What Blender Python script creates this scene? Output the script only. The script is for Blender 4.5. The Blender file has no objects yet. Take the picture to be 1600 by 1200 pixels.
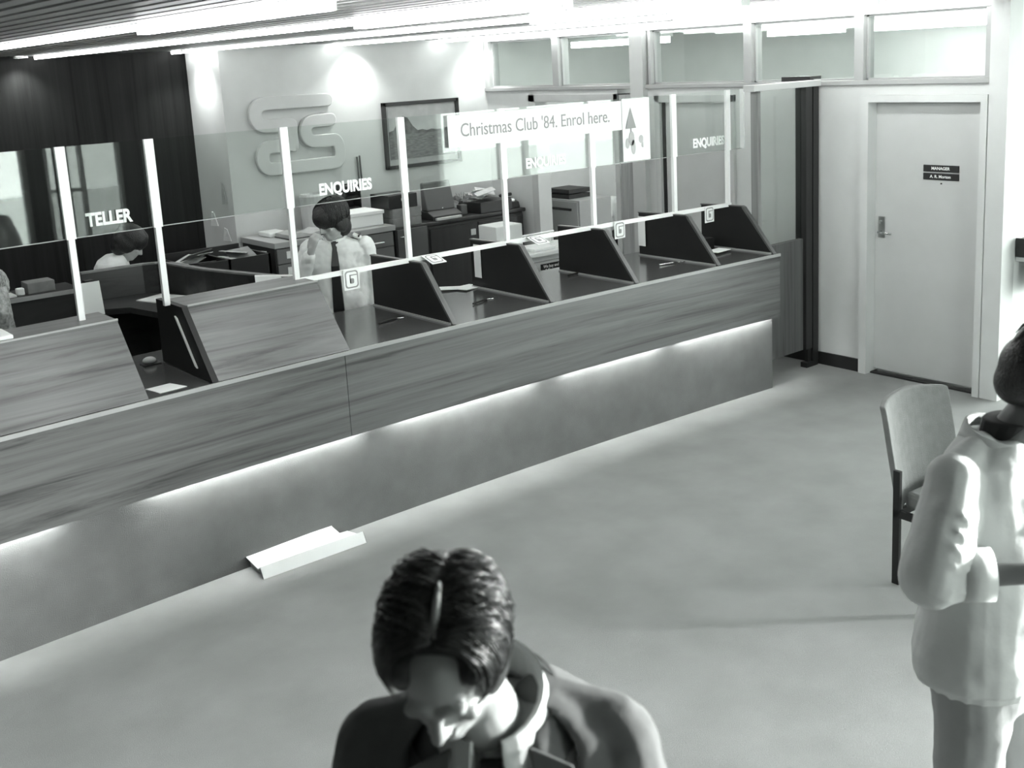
import bpy, bmesh, math, random
from mathutils import Vector, Matrix, Euler
random.seed(7)
PI = math.pi
SC = bpy.context.scene
COL = SC.collection

# ------------------------------------------------------------------ camera
cam_d = bpy.data.cameras.new('camera')
cam = bpy.data.objects.new('camera', cam_d)
COL.objects.link(cam)
SC.camera = cam
yaw, pitch, roll = 0.68662, 0.20427, -0.05072
fx, cx, cy = 1742.8, 835.0, 453.0
fw = Vector((math.sin(yaw)*math.cos(pitch), math.cos(yaw)*math.cos(pitch), -math.sin(pitch)))
rt = Vector((math.cos(yaw), -math.sin(yaw), 0))
up = rt.cross(fw)
r2 = math.cos(roll)*rt + math.sin(roll)*up
u2 = -math.sin(roll)*rt + math.cos(roll)*up
cam.matrix_world = Matrix(((r2.x, u2.x, -fw.x, 0), (r2.y, u2.y, -fw.y, 0), (r2.z, u2.z, -fw.z, 2.5), (0, 0, 0, 1)))
cam_d.sensor_width = 36
cam_d.lens = fx/1600*36
cam_d.shift_x = (800-cx)/1600
cam_d.shift_y = (cy-600)/1600
cam_d.clip_start = 0.05
cam_d.dof.use_dof = True
cam_d.dof.focus_distance = 6.5
cam_d.dof.aperture_fstop = 4.5

# ------------------------------------------------------------------ world, exposure
W = bpy.data.worlds.new('daylight')
SC.world = W
W.use_nodes = True
W.node_tree.nodes['Background'].inputs[0].default_value = (0.97, 1.0, 0.985, 1)
W.node_tree.nodes['Background'].inputs[1].default_value = 12.0
SC.view_settings.view_transform = 'Standard'
SC.view_settings.look = 'None'
SC.view_settings.exposure = 0.35
SC.view_settings.gamma = 1.0
SC.view_settings.use_curve_mapping = False
SC.cycles.max_bounces = 8
SC.cycles.diffuse_bounces = 4
SC.cycles.transparent_max_bounces = 24
SC.cycles.sample_clamp_indirect = 6
SC.cycles.caustics_reflective = False
SC.cycles.caustics_refractive = False
FLUO = 30.0      # tube diffusers
STRIP = 19.0     # slim strips
SPOT = 42.0     # wall-wash downlights
TINT = (0.975, 1.0, 0.985)


def area(name, loc, direction, sx, sy, power, portal=False):
    d = bpy.data.lights.new(name, 'AREA')
    d.shape = 'RECTANGLE'
    d.size, d.size_y = sx, sy
    d.energy = power
    d.color = TINT
    if portal:
        d.cycles.is_portal = True
    o = bpy.data.objects.new(name, d)
    COL.objects.link(o)
    o.location = loc
    o.rotation_euler = Vector(direction).to_track_quat('-Z', 'Y').to_euler()
    return o


area('window_portal', (9.32, 0.6, 1.4), (-1, 0, 0), 2.7, 6.0, 1, True)
area('street_portal', (3.78, -2.39, 1.6), (0, 1, 0), 1.7, 2.4, 1, True)


front = area('added_key_light', (8.9, -1.72, 1.85), (-6.6, 3.2, -0.7), 0.45, 0.8, 165)  # added key lamp standing in for daylight; no front window at this spot
front.data.spread = math.radians(42)


def spot(name, loc, target, power, deg=116, blend=1.0):
    d = bpy.data.lights.new(name, 'SPOT')
    d.energy = power
    d.spot_size = math.radians(deg)
    d.spot_blend = blend
    d.shadow_soft_size = 0.04
    d.color = TINT
    o = bpy.data.objects.new(name, d)
    COL.objects.link(o)
    o.location = loc
    o.rotation_euler = (Vector(target)-Vector(loc)).to_track_quat('-Z', 'Y').to_euler()
    return o


# ------------------------------------------------------------------ materials
def T(v):
    return (v*TINT[0], v*TINT[1], v*TINT[2], 1)


def mat(name, v, rough=0.6, metal=0.0, bump=0.0, bscale=60.0, var=0.0, vscale=4.0, spec=0.5, stretch=None, coat=0.0, detail=3.0):
    m = bpy.data.materials.new(name)
    m.use_nodes = True
    nt = m.node_tree
    b = nt.nodes['Principled BSDF']
    b.inputs['Roughness'].default_value = rough
    b.inputs['Metallic'].default_value = metal
    b.inputs['Specular IOR Level'].default_value = spec
    b.inputs['Coat Weight'].default_value = coat
    b.inputs['Coat Roughness'].default_value = 0.15
    tc = nt.nodes.new('ShaderNodeTexCoord')
    mp = nt.nodes.new('ShaderNodeMapping')
    nt.links.new(tc.outputs['Object'], mp.inputs[0])
    if stretch:
        mp.inputs['Scale'].default_value = stretch
    n = nt.nodes.new('ShaderNodeTexNoise')
    n.inputs['Scale'].default_value = vscale
    n.inputs['Detail'].default_value = detail
    nt.links.new(mp.outputs[0], n.inputs['Vector'])
    r = nt.nodes.new('ShaderNodeValToRGB')
    r.color_ramp.elements[0].position = 0.3
    r.color_ramp.elements[1].position = 0.7
    r.color_ramp.elements[0].color = T(max(0.001, v*(1-var)))
    r.color_ramp.elements[1].color = T(min(1, v*(1+var)))
    nt.links.new(n.outputs['Fac'], r.inputs[0])
    nt.links.new(r.outputs[0], b.inputs['Base Color'])
    if bump:
        n2 = nt.nodes.new('ShaderNodeTexNoise')
        n2.inputs['Scale'].default_value = bscale
        n2.inputs['Detail'].default_value = 4
        nt.links.new(mp.outputs[0] if stretch else tc.outputs['Object'], n2.inputs['Vector'])
        bp = nt.nodes.new('ShaderNodeBump')
        bp.inputs['Strength'].default_value = bump
        bp.inputs['Distance'].default_value = 0.01
        nt.links.new(n2.outputs['Fac'], bp.inputs['Height'])
        nt.links.new(bp.outputs[0], b.inputs['Normal'])
    return m


def wood(name, lo, hi, stretch, rough=0.4, scale=1.0, coat=0.0, spec=0.5):
    """timber veneer: fine streaks + a few strong dark grain lines along the stretched axis"""
    m = bpy.data.materials.new(name)
    m.use_nodes = True
    nt = m.node_tree
    b = nt.nodes['Principled BSDF']
    b.inputs['Roughness'].default_value = rough
    b.inputs['Coat Weight'].default_value = coat
    b.inputs['Specular IOR Level'].default_value = spec
    tc = nt.nodes.new('ShaderNodeTexCoord')
    mp = nt.nodes.new('ShaderNodeMapping')
    mp.inputs['Scale'].default_value = stretch
    nt.links.new(tc.outputs['Object'], mp.inputs[0])
    n = nt.nodes.new('ShaderNodeTexNoise')
    n.inputs['Scale'].default_value = 1.0*scale
    n.inputs['Detail'].default_value = 8
    n.inputs['Roughness'].default_value = 0.65
    n.inputs['Distortion'].default_value = 0.6
    nt.links.new(mp.outputs[0], n.inputs['Vector'])
    r = nt.nodes.new('ShaderNodeValToRGB')
    e = r.color_ramp.elements
    e[0].position, e[1].position = 0.33, 0.66
    e[0].color, e[1].color = T(lo*0.72), T(hi)
    x = e.new(0.47)
    x.color = T((lo+hi)/2)
    nt.links.new(n.outputs['Fac'], r.inputs[0])
    nt.links.new(r.outputs[0], b.inputs['Base Color'])
    return m


def emit(name, s):
    m = bpy.data.materials.new(name)
    m.use_nodes = True
    nt = m.node_tree
    nt.nodes.clear()
    e = nt.nodes.new('ShaderNodeEmission')
    e.inputs[0].default_value = T(1)
    e.inputs[1].default_value = s
    o = nt.nodes.new('ShaderNodeOutputMaterial')
    nt.links.new(e.outputs[0], o.inputs[0])
    return m


def glass(name, tr=0.93, refl=1.0, haze=0.0):
    m = bpy.data.materials.new(name)
    m.use_nodes = True
    nt = m.node_tree
    nt.nodes.clear()
    t = nt.nodes.new('ShaderNodeBsdfTransparent')
    t.inputs[0].default_value = T(tr)
    g = nt.nodes.new('ShaderNodeBsdfGlossy')
    g.inputs['Color'].default_value = T(refl)
    g.inputs['Roughness'].default_value = 0.02
    f = nt.nodes.new('ShaderNodeFresnel')
    ge = nt.nodes.new('ShaderNodeNewGeometry')
    ma = nt.nodes.new('ShaderNodeMath')
    ma.operation = 'MULTIPLY_ADD'
    ma.inputs[1].default_value = 1/1.5-1.5
    ma.inputs[2].default_value = 1.5
    nt.links.new(ge.outputs['Backfacing'], ma.inputs[0])
    nt.links.new(ma.outputs[0], f.inputs[0])
    mx = nt.nodes.new('ShaderNodeMixShader')
    nt.links.new(f.outputs[0], mx.inputs[0])
    nt.links.new(t.outputs[0], mx.inputs[1])
    nt.links.new(g.outputs[0], mx.inputs[2])
    out = mx
    if haze:
        d = nt.nodes.new('ShaderNodeBsdfDiffuse')
        d.inputs[0].default_value = T(0.8)
        m2 = nt.nodes.new('ShaderNodeMixShader')
        m2.inputs[0].default_value = haze
        nt.links.new(mx.outputs[0], m2.inputs[1])
        nt.links.new(d.outputs[0], m2.inputs[2])
        out = m2
    o = nt.nodes.new('ShaderNodeOutputMaterial')
    nt.links.new(out.outputs[0], o.inputs[0])
    return m


M = {}
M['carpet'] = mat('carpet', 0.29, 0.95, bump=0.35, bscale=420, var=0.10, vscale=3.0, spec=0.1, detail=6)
M['slat'] = mat('ceiling_slat_metal', 0.22, 0.38, bump=0.0, var=0.05, spec=0.6)
M['black_gap'] = mat('ceiling_void_black', 0.01, 0.9)
M['wall'] = mat('painted_plaster', 0.60, 0.8, bump=0.08, bscale=140, var=0.03, vscale=5)
M['wallwhite'] = mat('white_painted_wall', 0.82, 0.7, bump=0.05, bscale=140, var=0.02)
M['paint'] = mat('grey_gloss_paint', 0.52, 0.45, bump=0.03, bscale=90, var=0.03)
M['frame'] = mat('partition_frame_paint', 0.36, 0.4, var=0.05)
M['frame_light'] = mat('partition_frame_light', 0.5, 0.4, var=0.05)
M['skirting'] = mat('black_skirting_vinyl', 0.012, 0.5)
M['dark_ply'] = wood('dark_timber_panelling', 0.007, 0.018, (14, 14, 0.35), 0.6, spec=0.15)
M['counter_wood'] = wood('counter_veneer', 0.055, 0.15, (0.55, 9, 17), 0.4)
M['counter_wood2'] = wood('counter_veneer_screen', 0.065, 0.165, (0.6, 8, 20), 0.38)
M['worktop'] = mat('laminate_worktop', 0.075, 0.16, var=0.2, vscale=3, stretch=(0.6, 6, 6), coat=0.3, spec=0.6)
M['edge'] = mat('laminate_edge', 0.34, 0.35, var=0.1)
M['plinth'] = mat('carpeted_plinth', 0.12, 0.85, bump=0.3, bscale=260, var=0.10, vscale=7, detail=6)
M['blacklam'] = mat('black_laminate', 0.012, 0.5, var=0.2, vscale=5, spec=0.3)
M['divedge'] = wood('divider_edging', 0.06, 0.12, (9, 2, 2), 0.4)
M['white_metal'] = mat('white_aluminium', 0.86, 0.3, var=0.01)
M['paper'] = mat('white_paper', 0.82, 0.7, var=0.02)
M['paper_grey'] = mat('grey_paper', 0.45, 0.7, var=0.1, vscale=20)
M['ink'] = mat('black_ink', 0.012, 0.5)
M['ink_grey'] = mat('grey_ink', 0.28, 0.6)
M['lettering'] = mat('white_vinyl_lettering', 0.9, 0.5)
M['glass'] = glass('clear_acrylic', 0.96, 1.0)
M['pane'] = glass('window_glass', 0.95)
M['tinted'] = glass('tinted_glass', 0.60)
M['gate_glass'] = glass('gate_glass', 0.92)
M['chrome'] = mat('satin_chrome', 0.6, 0.25, metal=1.0)
M['steel'] = mat('brushed_steel', 0.4, 0.3, metal=1.0, var=0.05)
M['cab'] = mat('grey_enamel_cabinet', 0.16, 0.4, var=0.05)
M['cab_side'] = mat('dark_enamel', 0.03, 0.45)
M['cab_top'] = mat('cabinet_worktop', 0.35, 0.4, var=0.05)
M['cab_light'] = mat('pale_enamel_cabinet', 0.33, 0.45)
M['credenza'] = wood('black_stained_timber', 0.008, 0.016, (10, 10, 0.5), 0.4)
M['dark_plastic'] = mat('dark_plastic', 0.018, 0.35)
M['mid_plastic'] = mat('mid_grey_plastic', 0.09, 0.4)
M['light_plastic'] = mat('light_plastic', 0.5, 0.4)
M['white_box'] = mat('white_enamel', 0.75, 0.4, var=0.02)
M['card'] = mat('grey_card', 0.2, 0.7, var=0.15, vscale=12)
M['dark_wood'] = wood('dark_booth_veneer', 0.02, 0.045, (1.2, 8, 8), 0.35)
M['gate_wood'] = wood('gate_veneer', 0.07, 0.12, (16, 16, 0.6), 0.5)
M['post_wood'] = wood('post_veneer', 0.16, 0.24, (20, 20, 0.8), 0.5)
M['dark_post'] = wood('black_post', 0.012, 0.02, (12, 12, 0.5), 0.45)
M['pale_wood'] = wood('pale_door_veneer', 0.30, 0.40, (22, 22, 0.7), 0.5)
M['tray'] = mat('white_sheet_metal', 0.72, 0.4, var=0.02)
M['skin'] = mat('skin', 0.42, 0.5, bump=0.04, bscale=160, var=0.06, vscale=14)
M['skin_tan'] = mat('tanned_skin', 0.13, 0.5, bump=0.04, bscale=160, var=0.08, vscale=14)
M['hair_black'] = mat('black_hair', 0.012, 0.38, bump=0.5, bscale=160, var=0.4, vscale=60)
M['hair_brown'] = mat('brown_hair', 0.05, 0.30, var=0.5, vscale=40)
M['hair_fair'] = mat('fair_hair', 0.22, 0.4, var=0.5, vscale=50)
M['shirt'] = mat('pale_shirt_cloth', 0.78, 0.85, bump=0.5, bscale=9, var=0.04)
M['shirt_white'] = mat('white_shirt_cloth', 0.78, 0.85, bump=0.4, bscale=10, var=0.03)
M['jacket'] = mat('grey_suit_cloth', 0.13, 0.85, bump=0.4, bscale=11, var=0.06, vscale=30)
M['jacket_pale'] = mat('pale_overshirt_cloth', 0.66, 0.85, bump=0.6, bscale=8, var=0.03)
M['trousers_grey'] = mat('grey_trouser_cloth', 0.36, 0.85, bump=0.5, bscale=8, var=0.05)
M['cloth_black'] = mat('black_cloth', 0.012, 0.8, bump=0.3, bscale=12)
M['knit'] = mat('striped_knit', 0.3, 0.9, bump=0.4, bscale=80, var=0.6, vscale=30, stretch=(1.5, 1.5, 0.05))
M['tie_dark'] = mat('dark_tie_silk', 0.014, 0.4)
M['upholstery'] = mat('chair_upholstery', 0.23, 0.9, bump=0.4, bscale=250, var=0.08, vscale=20)
M['black_tube'] = mat('black_steel_tube', 0.012, 0.35)
M['ext_ground'] = mat('pavement', 0.6, 0.9, var=0.05)
M['eye'] = mat('eye_white', 0.5, 0.2)
M['fluo'] = emit('fluorescent_diffuser', FLUO)
M['office_tube'] = emit('office_batten_tube', 26.0)
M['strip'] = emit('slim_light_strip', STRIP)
M['undertube'] = emit('under_counter_tube', 110.0)
M['downlamp'] = emit('downlight_lamp', 14.0)
M['painting_sky'] = mat('painting_sky', 0.42, 0.6, var=0.15, vscale=6)
M['painting_trees'] = mat('painting_trees', 0.12, 0.7, var=0.5, vscale=12)
M['painting_field'] = mat('painting_field', 0.17, 0.7, var=0.35, vscale=18, stretch=(1, 1, 6))


# ------------------------------------------------------------------ mesh building
class MB:
    def __init__(s):
        s.v, s.f = [], []

    def add(s, vs, fs, mx=None):
        n = len(s.v)
        for v in vs:
            v = Vector(v)
            s.v.append(mx @ v if mx is not None else v)
        for f in fs:
            s.f.append([i+n for i in f])
        return s

    def box(s, x0, x1, y0, y1, z0, z1, mx=None):
        vs = [(x, y, z) for z in (z0, z1) for y in (y0, y1) for x in (x0, x1)]
        fs = [(0, 2, 3, 1), (4, 5, 7, 6), (0, 1, 5, 4), (2, 6, 7, 3), (0, 4, 6, 2), (1, 3, 7, 5)]
        return s.add(vs, fs, mx)

    def prism(s, pts, a0, a1, axis='x', mx=None):
        """pts: 2D polygon (ccw or cw); extruded along axis from a0 to a1"""
        def P(a, p):
            return {'x': (a, p[0], p[1]), 'y': (p[0], a, p[1]), 'z': (p[0], p[1], a)}[axis]
        n = len(pts)
        vs = [P(a0, p) for p in pts]+[P(a1, p) for p in pts]
        fs = [list(range(n)), list(range(2*n-1, n-1, -1))]
        fs += [(i, i+n, (i+1) % n+n, (i+1) % n) for i in range(n)]
        return s.add(vs, fs, mx)

    def loft(s, rings, closed=True, cap=True, mx=None):
        n = len(rings[0])
        vs = [p for r in rings for p in r]
        fs = []
        for k in range(len(rings)-1):
            for i in range(n if closed else n-1):
                j = (i+1) % n
                fs.append((k*n+i, k*n+j, (k+1)*n+j, (k+1)*n+i))
        if cap:
            fs.append(list(range(n-1, -1, -1)))
            fs.append([(len(rings)-1)*n+i for i in range(n)])
        return s.add(vs, fs, mx)

    def tube(s, pts, rad, n=8, cap=True, mx=None, flat=1.0):
        pts = [Vector(p) for p in pts]
        if not isinstance(rad, (list, tuple)):
            rad = [rad]*len(pts)
        rings = []
        prev = None
        for i, p in enumerate(pts):
            d = (pts[min(i+1, len(pts)-1)]-pts[max(i-1, 0)]).normalized()
            if prev is None:
                a = d.orthogonal().normalized()
            else:
                a = (prev-d*prev.dot(d)).normalized()
            prev = a
            b = d.cross(a)
            rings.append([p+(a*math.cos(2*PI*k/n)+b*math.sin(2*PI*k/n)*flat)*rad[i] for k in range(n)])
        return s.loft(rings, True, cap, mx)

    def ell(s, c, r, rot=None, n=14, mx=None):
        c = Vector(c)
        R = (rot.to_matrix() if isinstance(rot, Euler) else rot) if rot is not None else Matrix.Identity(3)
        rings = []
        for k in range(1, n):
            t = PI*k/n
            rings.append([c+R @ Vector((r[0]*math.sin(t)*math.cos(2*PI*i/(2*n)), r[1]*math.sin(t)*math.sin(2*PI*i/(2*n)), -r[2]*math.cos(t))) for i in range(2*n)])
        return s.loft(rings, True, True, mx)

    def cap(s, p0, p1, r0, r1, n=14, flat=1.0):
        """tapered capsule"""
        p0, p1 = Vector(p0), Vector(p1)
        d = (p1-p0).normalized()
        pts, rad = [], []
        for t in (-1, -0.9, -0.6, -0.3, 0):
            pts.append(p0+d*r0*t)
            rad.append(max(0.0005, r0*math.sqrt(max(0, 1-t*t))))
        for t in (0, 0.3, 0.6, 0.9, 1):
            pts.append(p1+d*r1*t)
            rad.append(max(0.0005, r1*math.sqrt(max(0, 1-t*t))))
        return s.tube(pts, rad, n, flat=flat)

    def build(s, name, m, parent=None, bevel=0.0, smooth=False, local=False, origin=None, seg=2):
        me = bpy.data.meshes.new(name)
        if parent is not None and not local:
            inv = world_of(parent).inverted()
            vs = [inv @ v for v in s.v]
            off = Vector((0, 0, 0))
        elif parent is not None:
            vs = s.v
            off = Vector((0, 0, 0))
        else:
            lo = Vector([min(v[i] for v in s.v) for i in range(3)])
            hi = Vector([max(v[i] for v in s.v) for i in range(3)])
            off = Vector(((lo.x+hi.x)/2, (lo.y+hi.y)/2, lo.z)) if origin is None else Vector(origin)
            vs = [v-off for v in s.v]
        me.from_pydata([tuple(v) for v in vs], [], s.f)
        bm = bmesh.new()
        bm.from_mesh(me)
        bmesh.ops.recalc_face_normals(bm, faces=bm.faces)
        bm.to_mesh(me)
        bm.free()
        me.materials.append(M[m] if isinstance(m, str) else m)
        if smooth:
            for p in me.polygons:
                p.use_smooth = True
        o = bpy.data.objects.new(name, me)
        COL.objects.link(o)
        if parent is not None:
            o.parent = parent
        else:
            o.location = off
        if bevel:
            b = o.modifiers.new('bevel', 'BEVEL')
            b.width = bevel
            b.segments = seg
            b.limit_method = 'ANGLE'
        return o


def world_of(o):
    mx = Matrix.LocRotScale(o.location, o.rotation_euler, o.scale)
    while o.parent is not None:
        o = o.parent
        mx = Matrix.LocRotScale(o.location, o.rotation_euler, o.scale) @ mx
    return mx


def tag(o, label, cat, group=None, kind=None):
    o['label'] = label
    if cat:
        o['category'] = cat
    if group:
        o['group'] = group
    if kind:
        o['kind'] = kind
    return o


def thing(name, label, cat, loc, rotz=0.0, group=None):
    o = bpy.data.objects.new(name, None)
    COL.objects.link(o)
    o.empty_display_size = 0.1
    o.location = loc
    o.rotation_euler = (0, 0, rotz)
    return tag(o, label, cat, group)


def struct(o):
    o['kind'] = 'structure'
    return o


def dup(root, loc, label, rotz=None):
    def cp(o, par):
        c = o.copy()
        COL.objects.link(c)
        c.parent = par
        for ch in o.children:
            cp(ch, c)
        return c
    r = cp(root, None)
    r.location = loc
    if rotz is not None:
        r.rotation_euler[2] = rotz
    r['label'] = label
    return r


def boxo(name, m, x0, x1, y0, y1, z0, z1, parent=None, bevel=0.0):
    return MB().box(x0, x1, y0, y1, z0, z1).build(name, m, parent, bevel)


def text(name, s, size, m, parent, loc, rot=(PI/2, 0, 0), bold=0.0, depth=0.0008, align='CENTER', sx=1.0, space=1.0):
    """lettering in the plane, laid out in world space then parented"""
    cu = bpy.data.curves.new('lettering', 'FONT')
    cu.body = s
    cu.size = size
    cu.offset = bold
    cu.extrude = depth
    cu.align_x = align
    cu.align_y = 'CENTER'
    cu.space_character = space
    cu.resolution_u = 4
    tmp = bpy.data.objects.new('tmp', cu)
    COL.objects.link(tmp)
    me = bpy.data.meshes.new_from_object(tmp)
    bpy.data.objects.remove(tmp)
    mx = Matrix.LocRotScale(Vector(loc), Euler(rot), Vector((sx, 1, 1)))
    mb = MB()
    mb.v = [mx @ v.co for v in me.vertices]
    mb.f = [list(p.vertices) for p in me.polygons]
    return mb.build(name, m, parent)


def c(x):
    """front line of the gently bowed counter plinth"""
    return 5.172-0.0125*(x-3.9)**2


def sweep(prof, x0, x1, n=16):
    """closed profile of (y offset from the counter line, z) swept along the bowed counter"""
    mb = MB()
    rings = []
    for i in range(n+1):
        x = x0+(x1-x0)*i/n
        rings.append([(x, c(x)+p[0], p[1]) for p in prof])
    return mb.loft(rings)


ZC = 2.73
# ================================================================== SETTING
fl = MB().box(-2.2, 9.4, -2.5, 10.2, -0.06, 0)
struct(fl.build('floor', 'carpet'))
struct(boxo('pavement', 'ext_ground', -14, 24, -16, -2.5, -0.2, -0.08))
struct(boxo('pavement', 'ext_ground', 9.5, 24, -2.49, 16, -0.2, -0.08))

# linear metal ceiling: long slats running front to back over a black void
sl = MB()
x = -2.15
while x < 7.12:
    sl.prism([(x, ZC+0.016), (x, ZC), (x+0.066, ZC), (x+0.066, ZC+0.016)], -2.45, 10.1, 'y')
    x += 0.1
while x < 9.3:
    sl.prism([(x, ZC+0.016), (x, ZC), (x+0.066, ZC), (x+0.066, ZC+0.016)], -2.45, 3.7, 'y')
    x += 0.1
struct(sl.build('ceiling', 'slat'))
struct(boxo('ceiling', 'black_gap', -2.2, 9.4, -2.5, 10.2, 2.80, 2.86))
struct(boxo('ceiling', 'wallwhite', 7.34, 9.6, 3.86, 9.5, 2.735, 2.78))

# back of the room
struct(boxo('wall_back', 'dark_ply', -2.2, 4.27, 10.1, 10.2, 0, 2.8))
struct(boxo('wall_back', 'wall', 4.27, 7.2, 9.4, 10.2, 0, 2.8))
struct(boxo('wall_left', 'dark_ply', -2.3, -2.2, -2.5, 10.2, 0, 2.8))
# lobby alcove beyond the manager's door and its tall glazing
struct(boxo('wall_right', 'wallwhite', 7.34, 9.4, 3.73, 3.86, 0, 2.8))
# glazed wall on the right
wn = thing('window_1', 'tall glazed wall with slim frames letting daylight in', None, (9.35, 0.6, 0))
struct(wn)
fr = MB()
for yy in (-2.4, -0.9, 0.6, 2.1, 3.6):
    fr.box(9.31, 9.39, yy, yy+0.07, 0.1, 2.73)
fr.box(9.31, 9.39, -2.4, 3.73, 0, 0.1)
fr.box(9.31, 9.39, -2.4, 3.73, 2.66, 2.8)
fr.build('window_frame', 'frame_light', wn)
for i, yy in enumerate((-2.33, -0.83, 0.67, 2.17)):
    boxo('glass_pane', 'pane', 9.345, 9.352, yy, yy+1.43, 0.1, 2.66, wn)
# street front behind the camera
struct(boxo('wall_front', 'wall', -2.2, 3.1, -2.5, -2.4, 0, 2.8))
struct(boxo('wall_front', 'wall', 3.1, 4.8, -2.5, -2.4, 0, 0.4))
struct(boxo('wall_front', 'dark_ply', 4.8, 5.0, -2.5, -2.4, 0, 2.8))
struct(boxo('wall_front', 'dark_ply', 5.7, 9.4, -2.5, -2.4, 0, 2.8))
wn = thing('window_2', 'street window behind the camera', None, (3.9, -2.45, 0.4))
struct(wn)
fr = MB()
for xx in (3.1, 4.73):
    fr.box(xx, xx+0.07, -2.48, -2.42, 0.4, 2.8)
fr.box(3.17, 4.73, -2.48, -2.42, 0.4, 0.46)
fr.build('window_frame', 'frame', wn)
boxo('glass_pane', 'pane', 3.17, 4.73, -2.455, -2.448, 0.46, 2.8, wn)
d4 = thing('door_4', 'tinted glass street door behind the camera', None, (5.35, -2.45, 0))
struct(d4)
fr = MB()
for xx in (5.0, 5.18, 5.65):
    fr.box(xx, xx+0.05, -2.48, -2.42, 0, 2.8)
fr.box(5.05, 5.18, -2.48, -2.42, 1.22, 1.26).box(5.23, 5.65, -2.48, -2.42, 0.0, 0.1).box(5.23, 5.65, -2.48, -2.42, 2.2, 2.26)
fr.build('door_frame', 'frame_light', d4)
boxo('glass_pane', 'tinted', 5.05, 5.65, -2.455, -2.448, 0.1, 2.8, d4)

# ---- right-hand partition (plane x = 7.2) with transom lights, openings and doors
X0, X1 = 7.2, 7.32
wr = MB()
wr.box(X0, X1, 8.70, 9.4, 0, 2.19)
wr.box(X0, X1, 7.45, 8.70, 2.15, 2.19)
wr.box(X0, X1, 6.16+0.74, 7.06, 0, 2.19)
wr.box(X0, X1, 6.13, 6.90, 2.075, 2.19)
wr.box(X0, X1, 4.82, 6.13, 0, 2.19)
wr.box(X0, X1, 3.86, 4.82, 2.10, 2.19)
struct(wr.build('wall_right', 'wall'))
# end pilaster at the lobby corner
struct(boxo('trim_1', 'wall', 7.17, 7.34, 3.73, 3.86, 0, 2.8))
# transom frame
tr = MB()
tr.box(7.17, 7.33, 3.86, 9.4, 2.19, 2.225)
tr.box(7.18, 7.32, 3.86, 9.4, 2.69, 2.8)
struct(tr.build('trim_2', 'frame', bevel=0.004))
tv = MB()
for a, b in ((9.32, 9.4), (8.23, 8.32), (5.88, 5.96), (4.84, 4.92), (3.86, 3.90), (7.0, 7.03)):
    tv.box(7.18, 7.32, a, b, 2.225, 2.69)
struct(tv.build('trim_3', 'frame', bevel=0.004))
struct(boxo('trim_4', 'frame_light', 7.14, 7.33, 7.06, 7.22, 0, 2.8))
for k, (a, b) in enumerate(((8.32, 9.32), (7.22, 8.23), (5.96, 7.0), (4.92, 5.88), (3.90, 4.84))):
    w = thing('window_%d' % (k+3), 'fixed transom light above the partition', None, (7.25, (a+b)/2, 2.225))
    struct(w)
    boxo('glass_pane', 'pane', 7.247, 7.253, a+0.012, b-0.012, 2.237, 2.678, w)
    g = MB()
    g.box(7.225, 7.275, a, a+0.014, 2.225, 2.69).box(7.225, 7.275, b-0.014, b, 2.225, 2.69)
    g.box(7.225, 7.275, a, b, 2.225, 2.239).box(7.225, 7.275, a, b, 2.676, 2.69)
    g.build('glazing_bead', 'frame', w)
# glazed doorway frame on the far opening
dfm = MB()
dfm.box(7.17, 7.34, 8.60, 8.70, 0, 2.15).box(7.17, 7.34, 7.42, 7.48, 0, 2.15).box(7.17, 7.34, 7.42, 8.70, 2.08, 2.15)
struct(dfm.build('trim_5', 'frame_light', bevel=0.004))
# pale timber door leaf standing ajar beside the column
d2 = thing('door_2', 'pale timber door leaf folded back beside the column', None, (7.2, 7.3, 0))
struct(d2)
boxo('door_leaf', 'pale_wood', 7.185, 7.225, 7.23, 7.42, 0.02, 2.14, d2, 0.003)
boxo('closer_arm', 'dark_plastic', 7.10, 7.18, 7.04, 7.06, 1.62, 1.66, d2)
# closed flush door with a dark gap at its hinge side
d3 = thing('door_3', 'pale flush door in the partition behind the last tellers', None, (7.2, 6.5, 0))
struct(d3)
boxo('door_leaf', 'paint', 7.215, 7.26, 6.15, 6.86, 0.02, 2.06, d3, 0.003)
boxo('hinge_gap', 'skirting', 7.205, 7.21, 6.86, 6.90, 0.02, 2.07, d3)
g = MB()
g.box(7.17, 7.2, 6.06, 6.14, 0, 2.13).box(7.17, 7.2, 6.90, 6.96, 0, 2.13).box(7.17, 7.2, 6.06, 6.96, 2.07, 2.13)
g.build('door_frame', 'frame_light', d3, 0.003)
# manager's door
d1 = thing('door_1', "pale flush manager's door with a lever handle and two name plates", None, (7.27, 4.35, 0))
struct(d1)
boxo('door_leaf', 'paint', 7.275, 7.315, 3.915, 4.785, 0.03, 2.06, d1, 0.003)
g = MB()
g.box(7.165, 7.32, 4.785, 4.85, 0, 2.065).box(7.165, 7.32, 3.865, 3.915, 0, 2.065).box(7.165, 7.32, 3.865, 4.85, 2.065, 2.115)
g.build('door_frame', 'wall', d1)
boxo('threshold', 'skirting', 7.22, 7.32, 3.92, 4.78, 0, 0.012, d1)
hp = boxo('handle_plate', 'steel', 7.266, 7.275, 4.70, 4.755, 1.055, 1.215, d1, 0.002)
MB().tube([(7.266, 4.728, 1.10), (7.225, 4.728, 1.10)], 0.009, 10).tube([(7.227, 4.733, 1.10), (7.227, 4.62, 1.095)], [0.009, 0.007], 10).build('lever', 'chrome', hp, smooth=True)
MB().tube([(7.266, 4.728, 1.175), (7.258, 4.728, 1.175)], 0.014, 14).build('lock_cylinder', 'chrome', hp)
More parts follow.
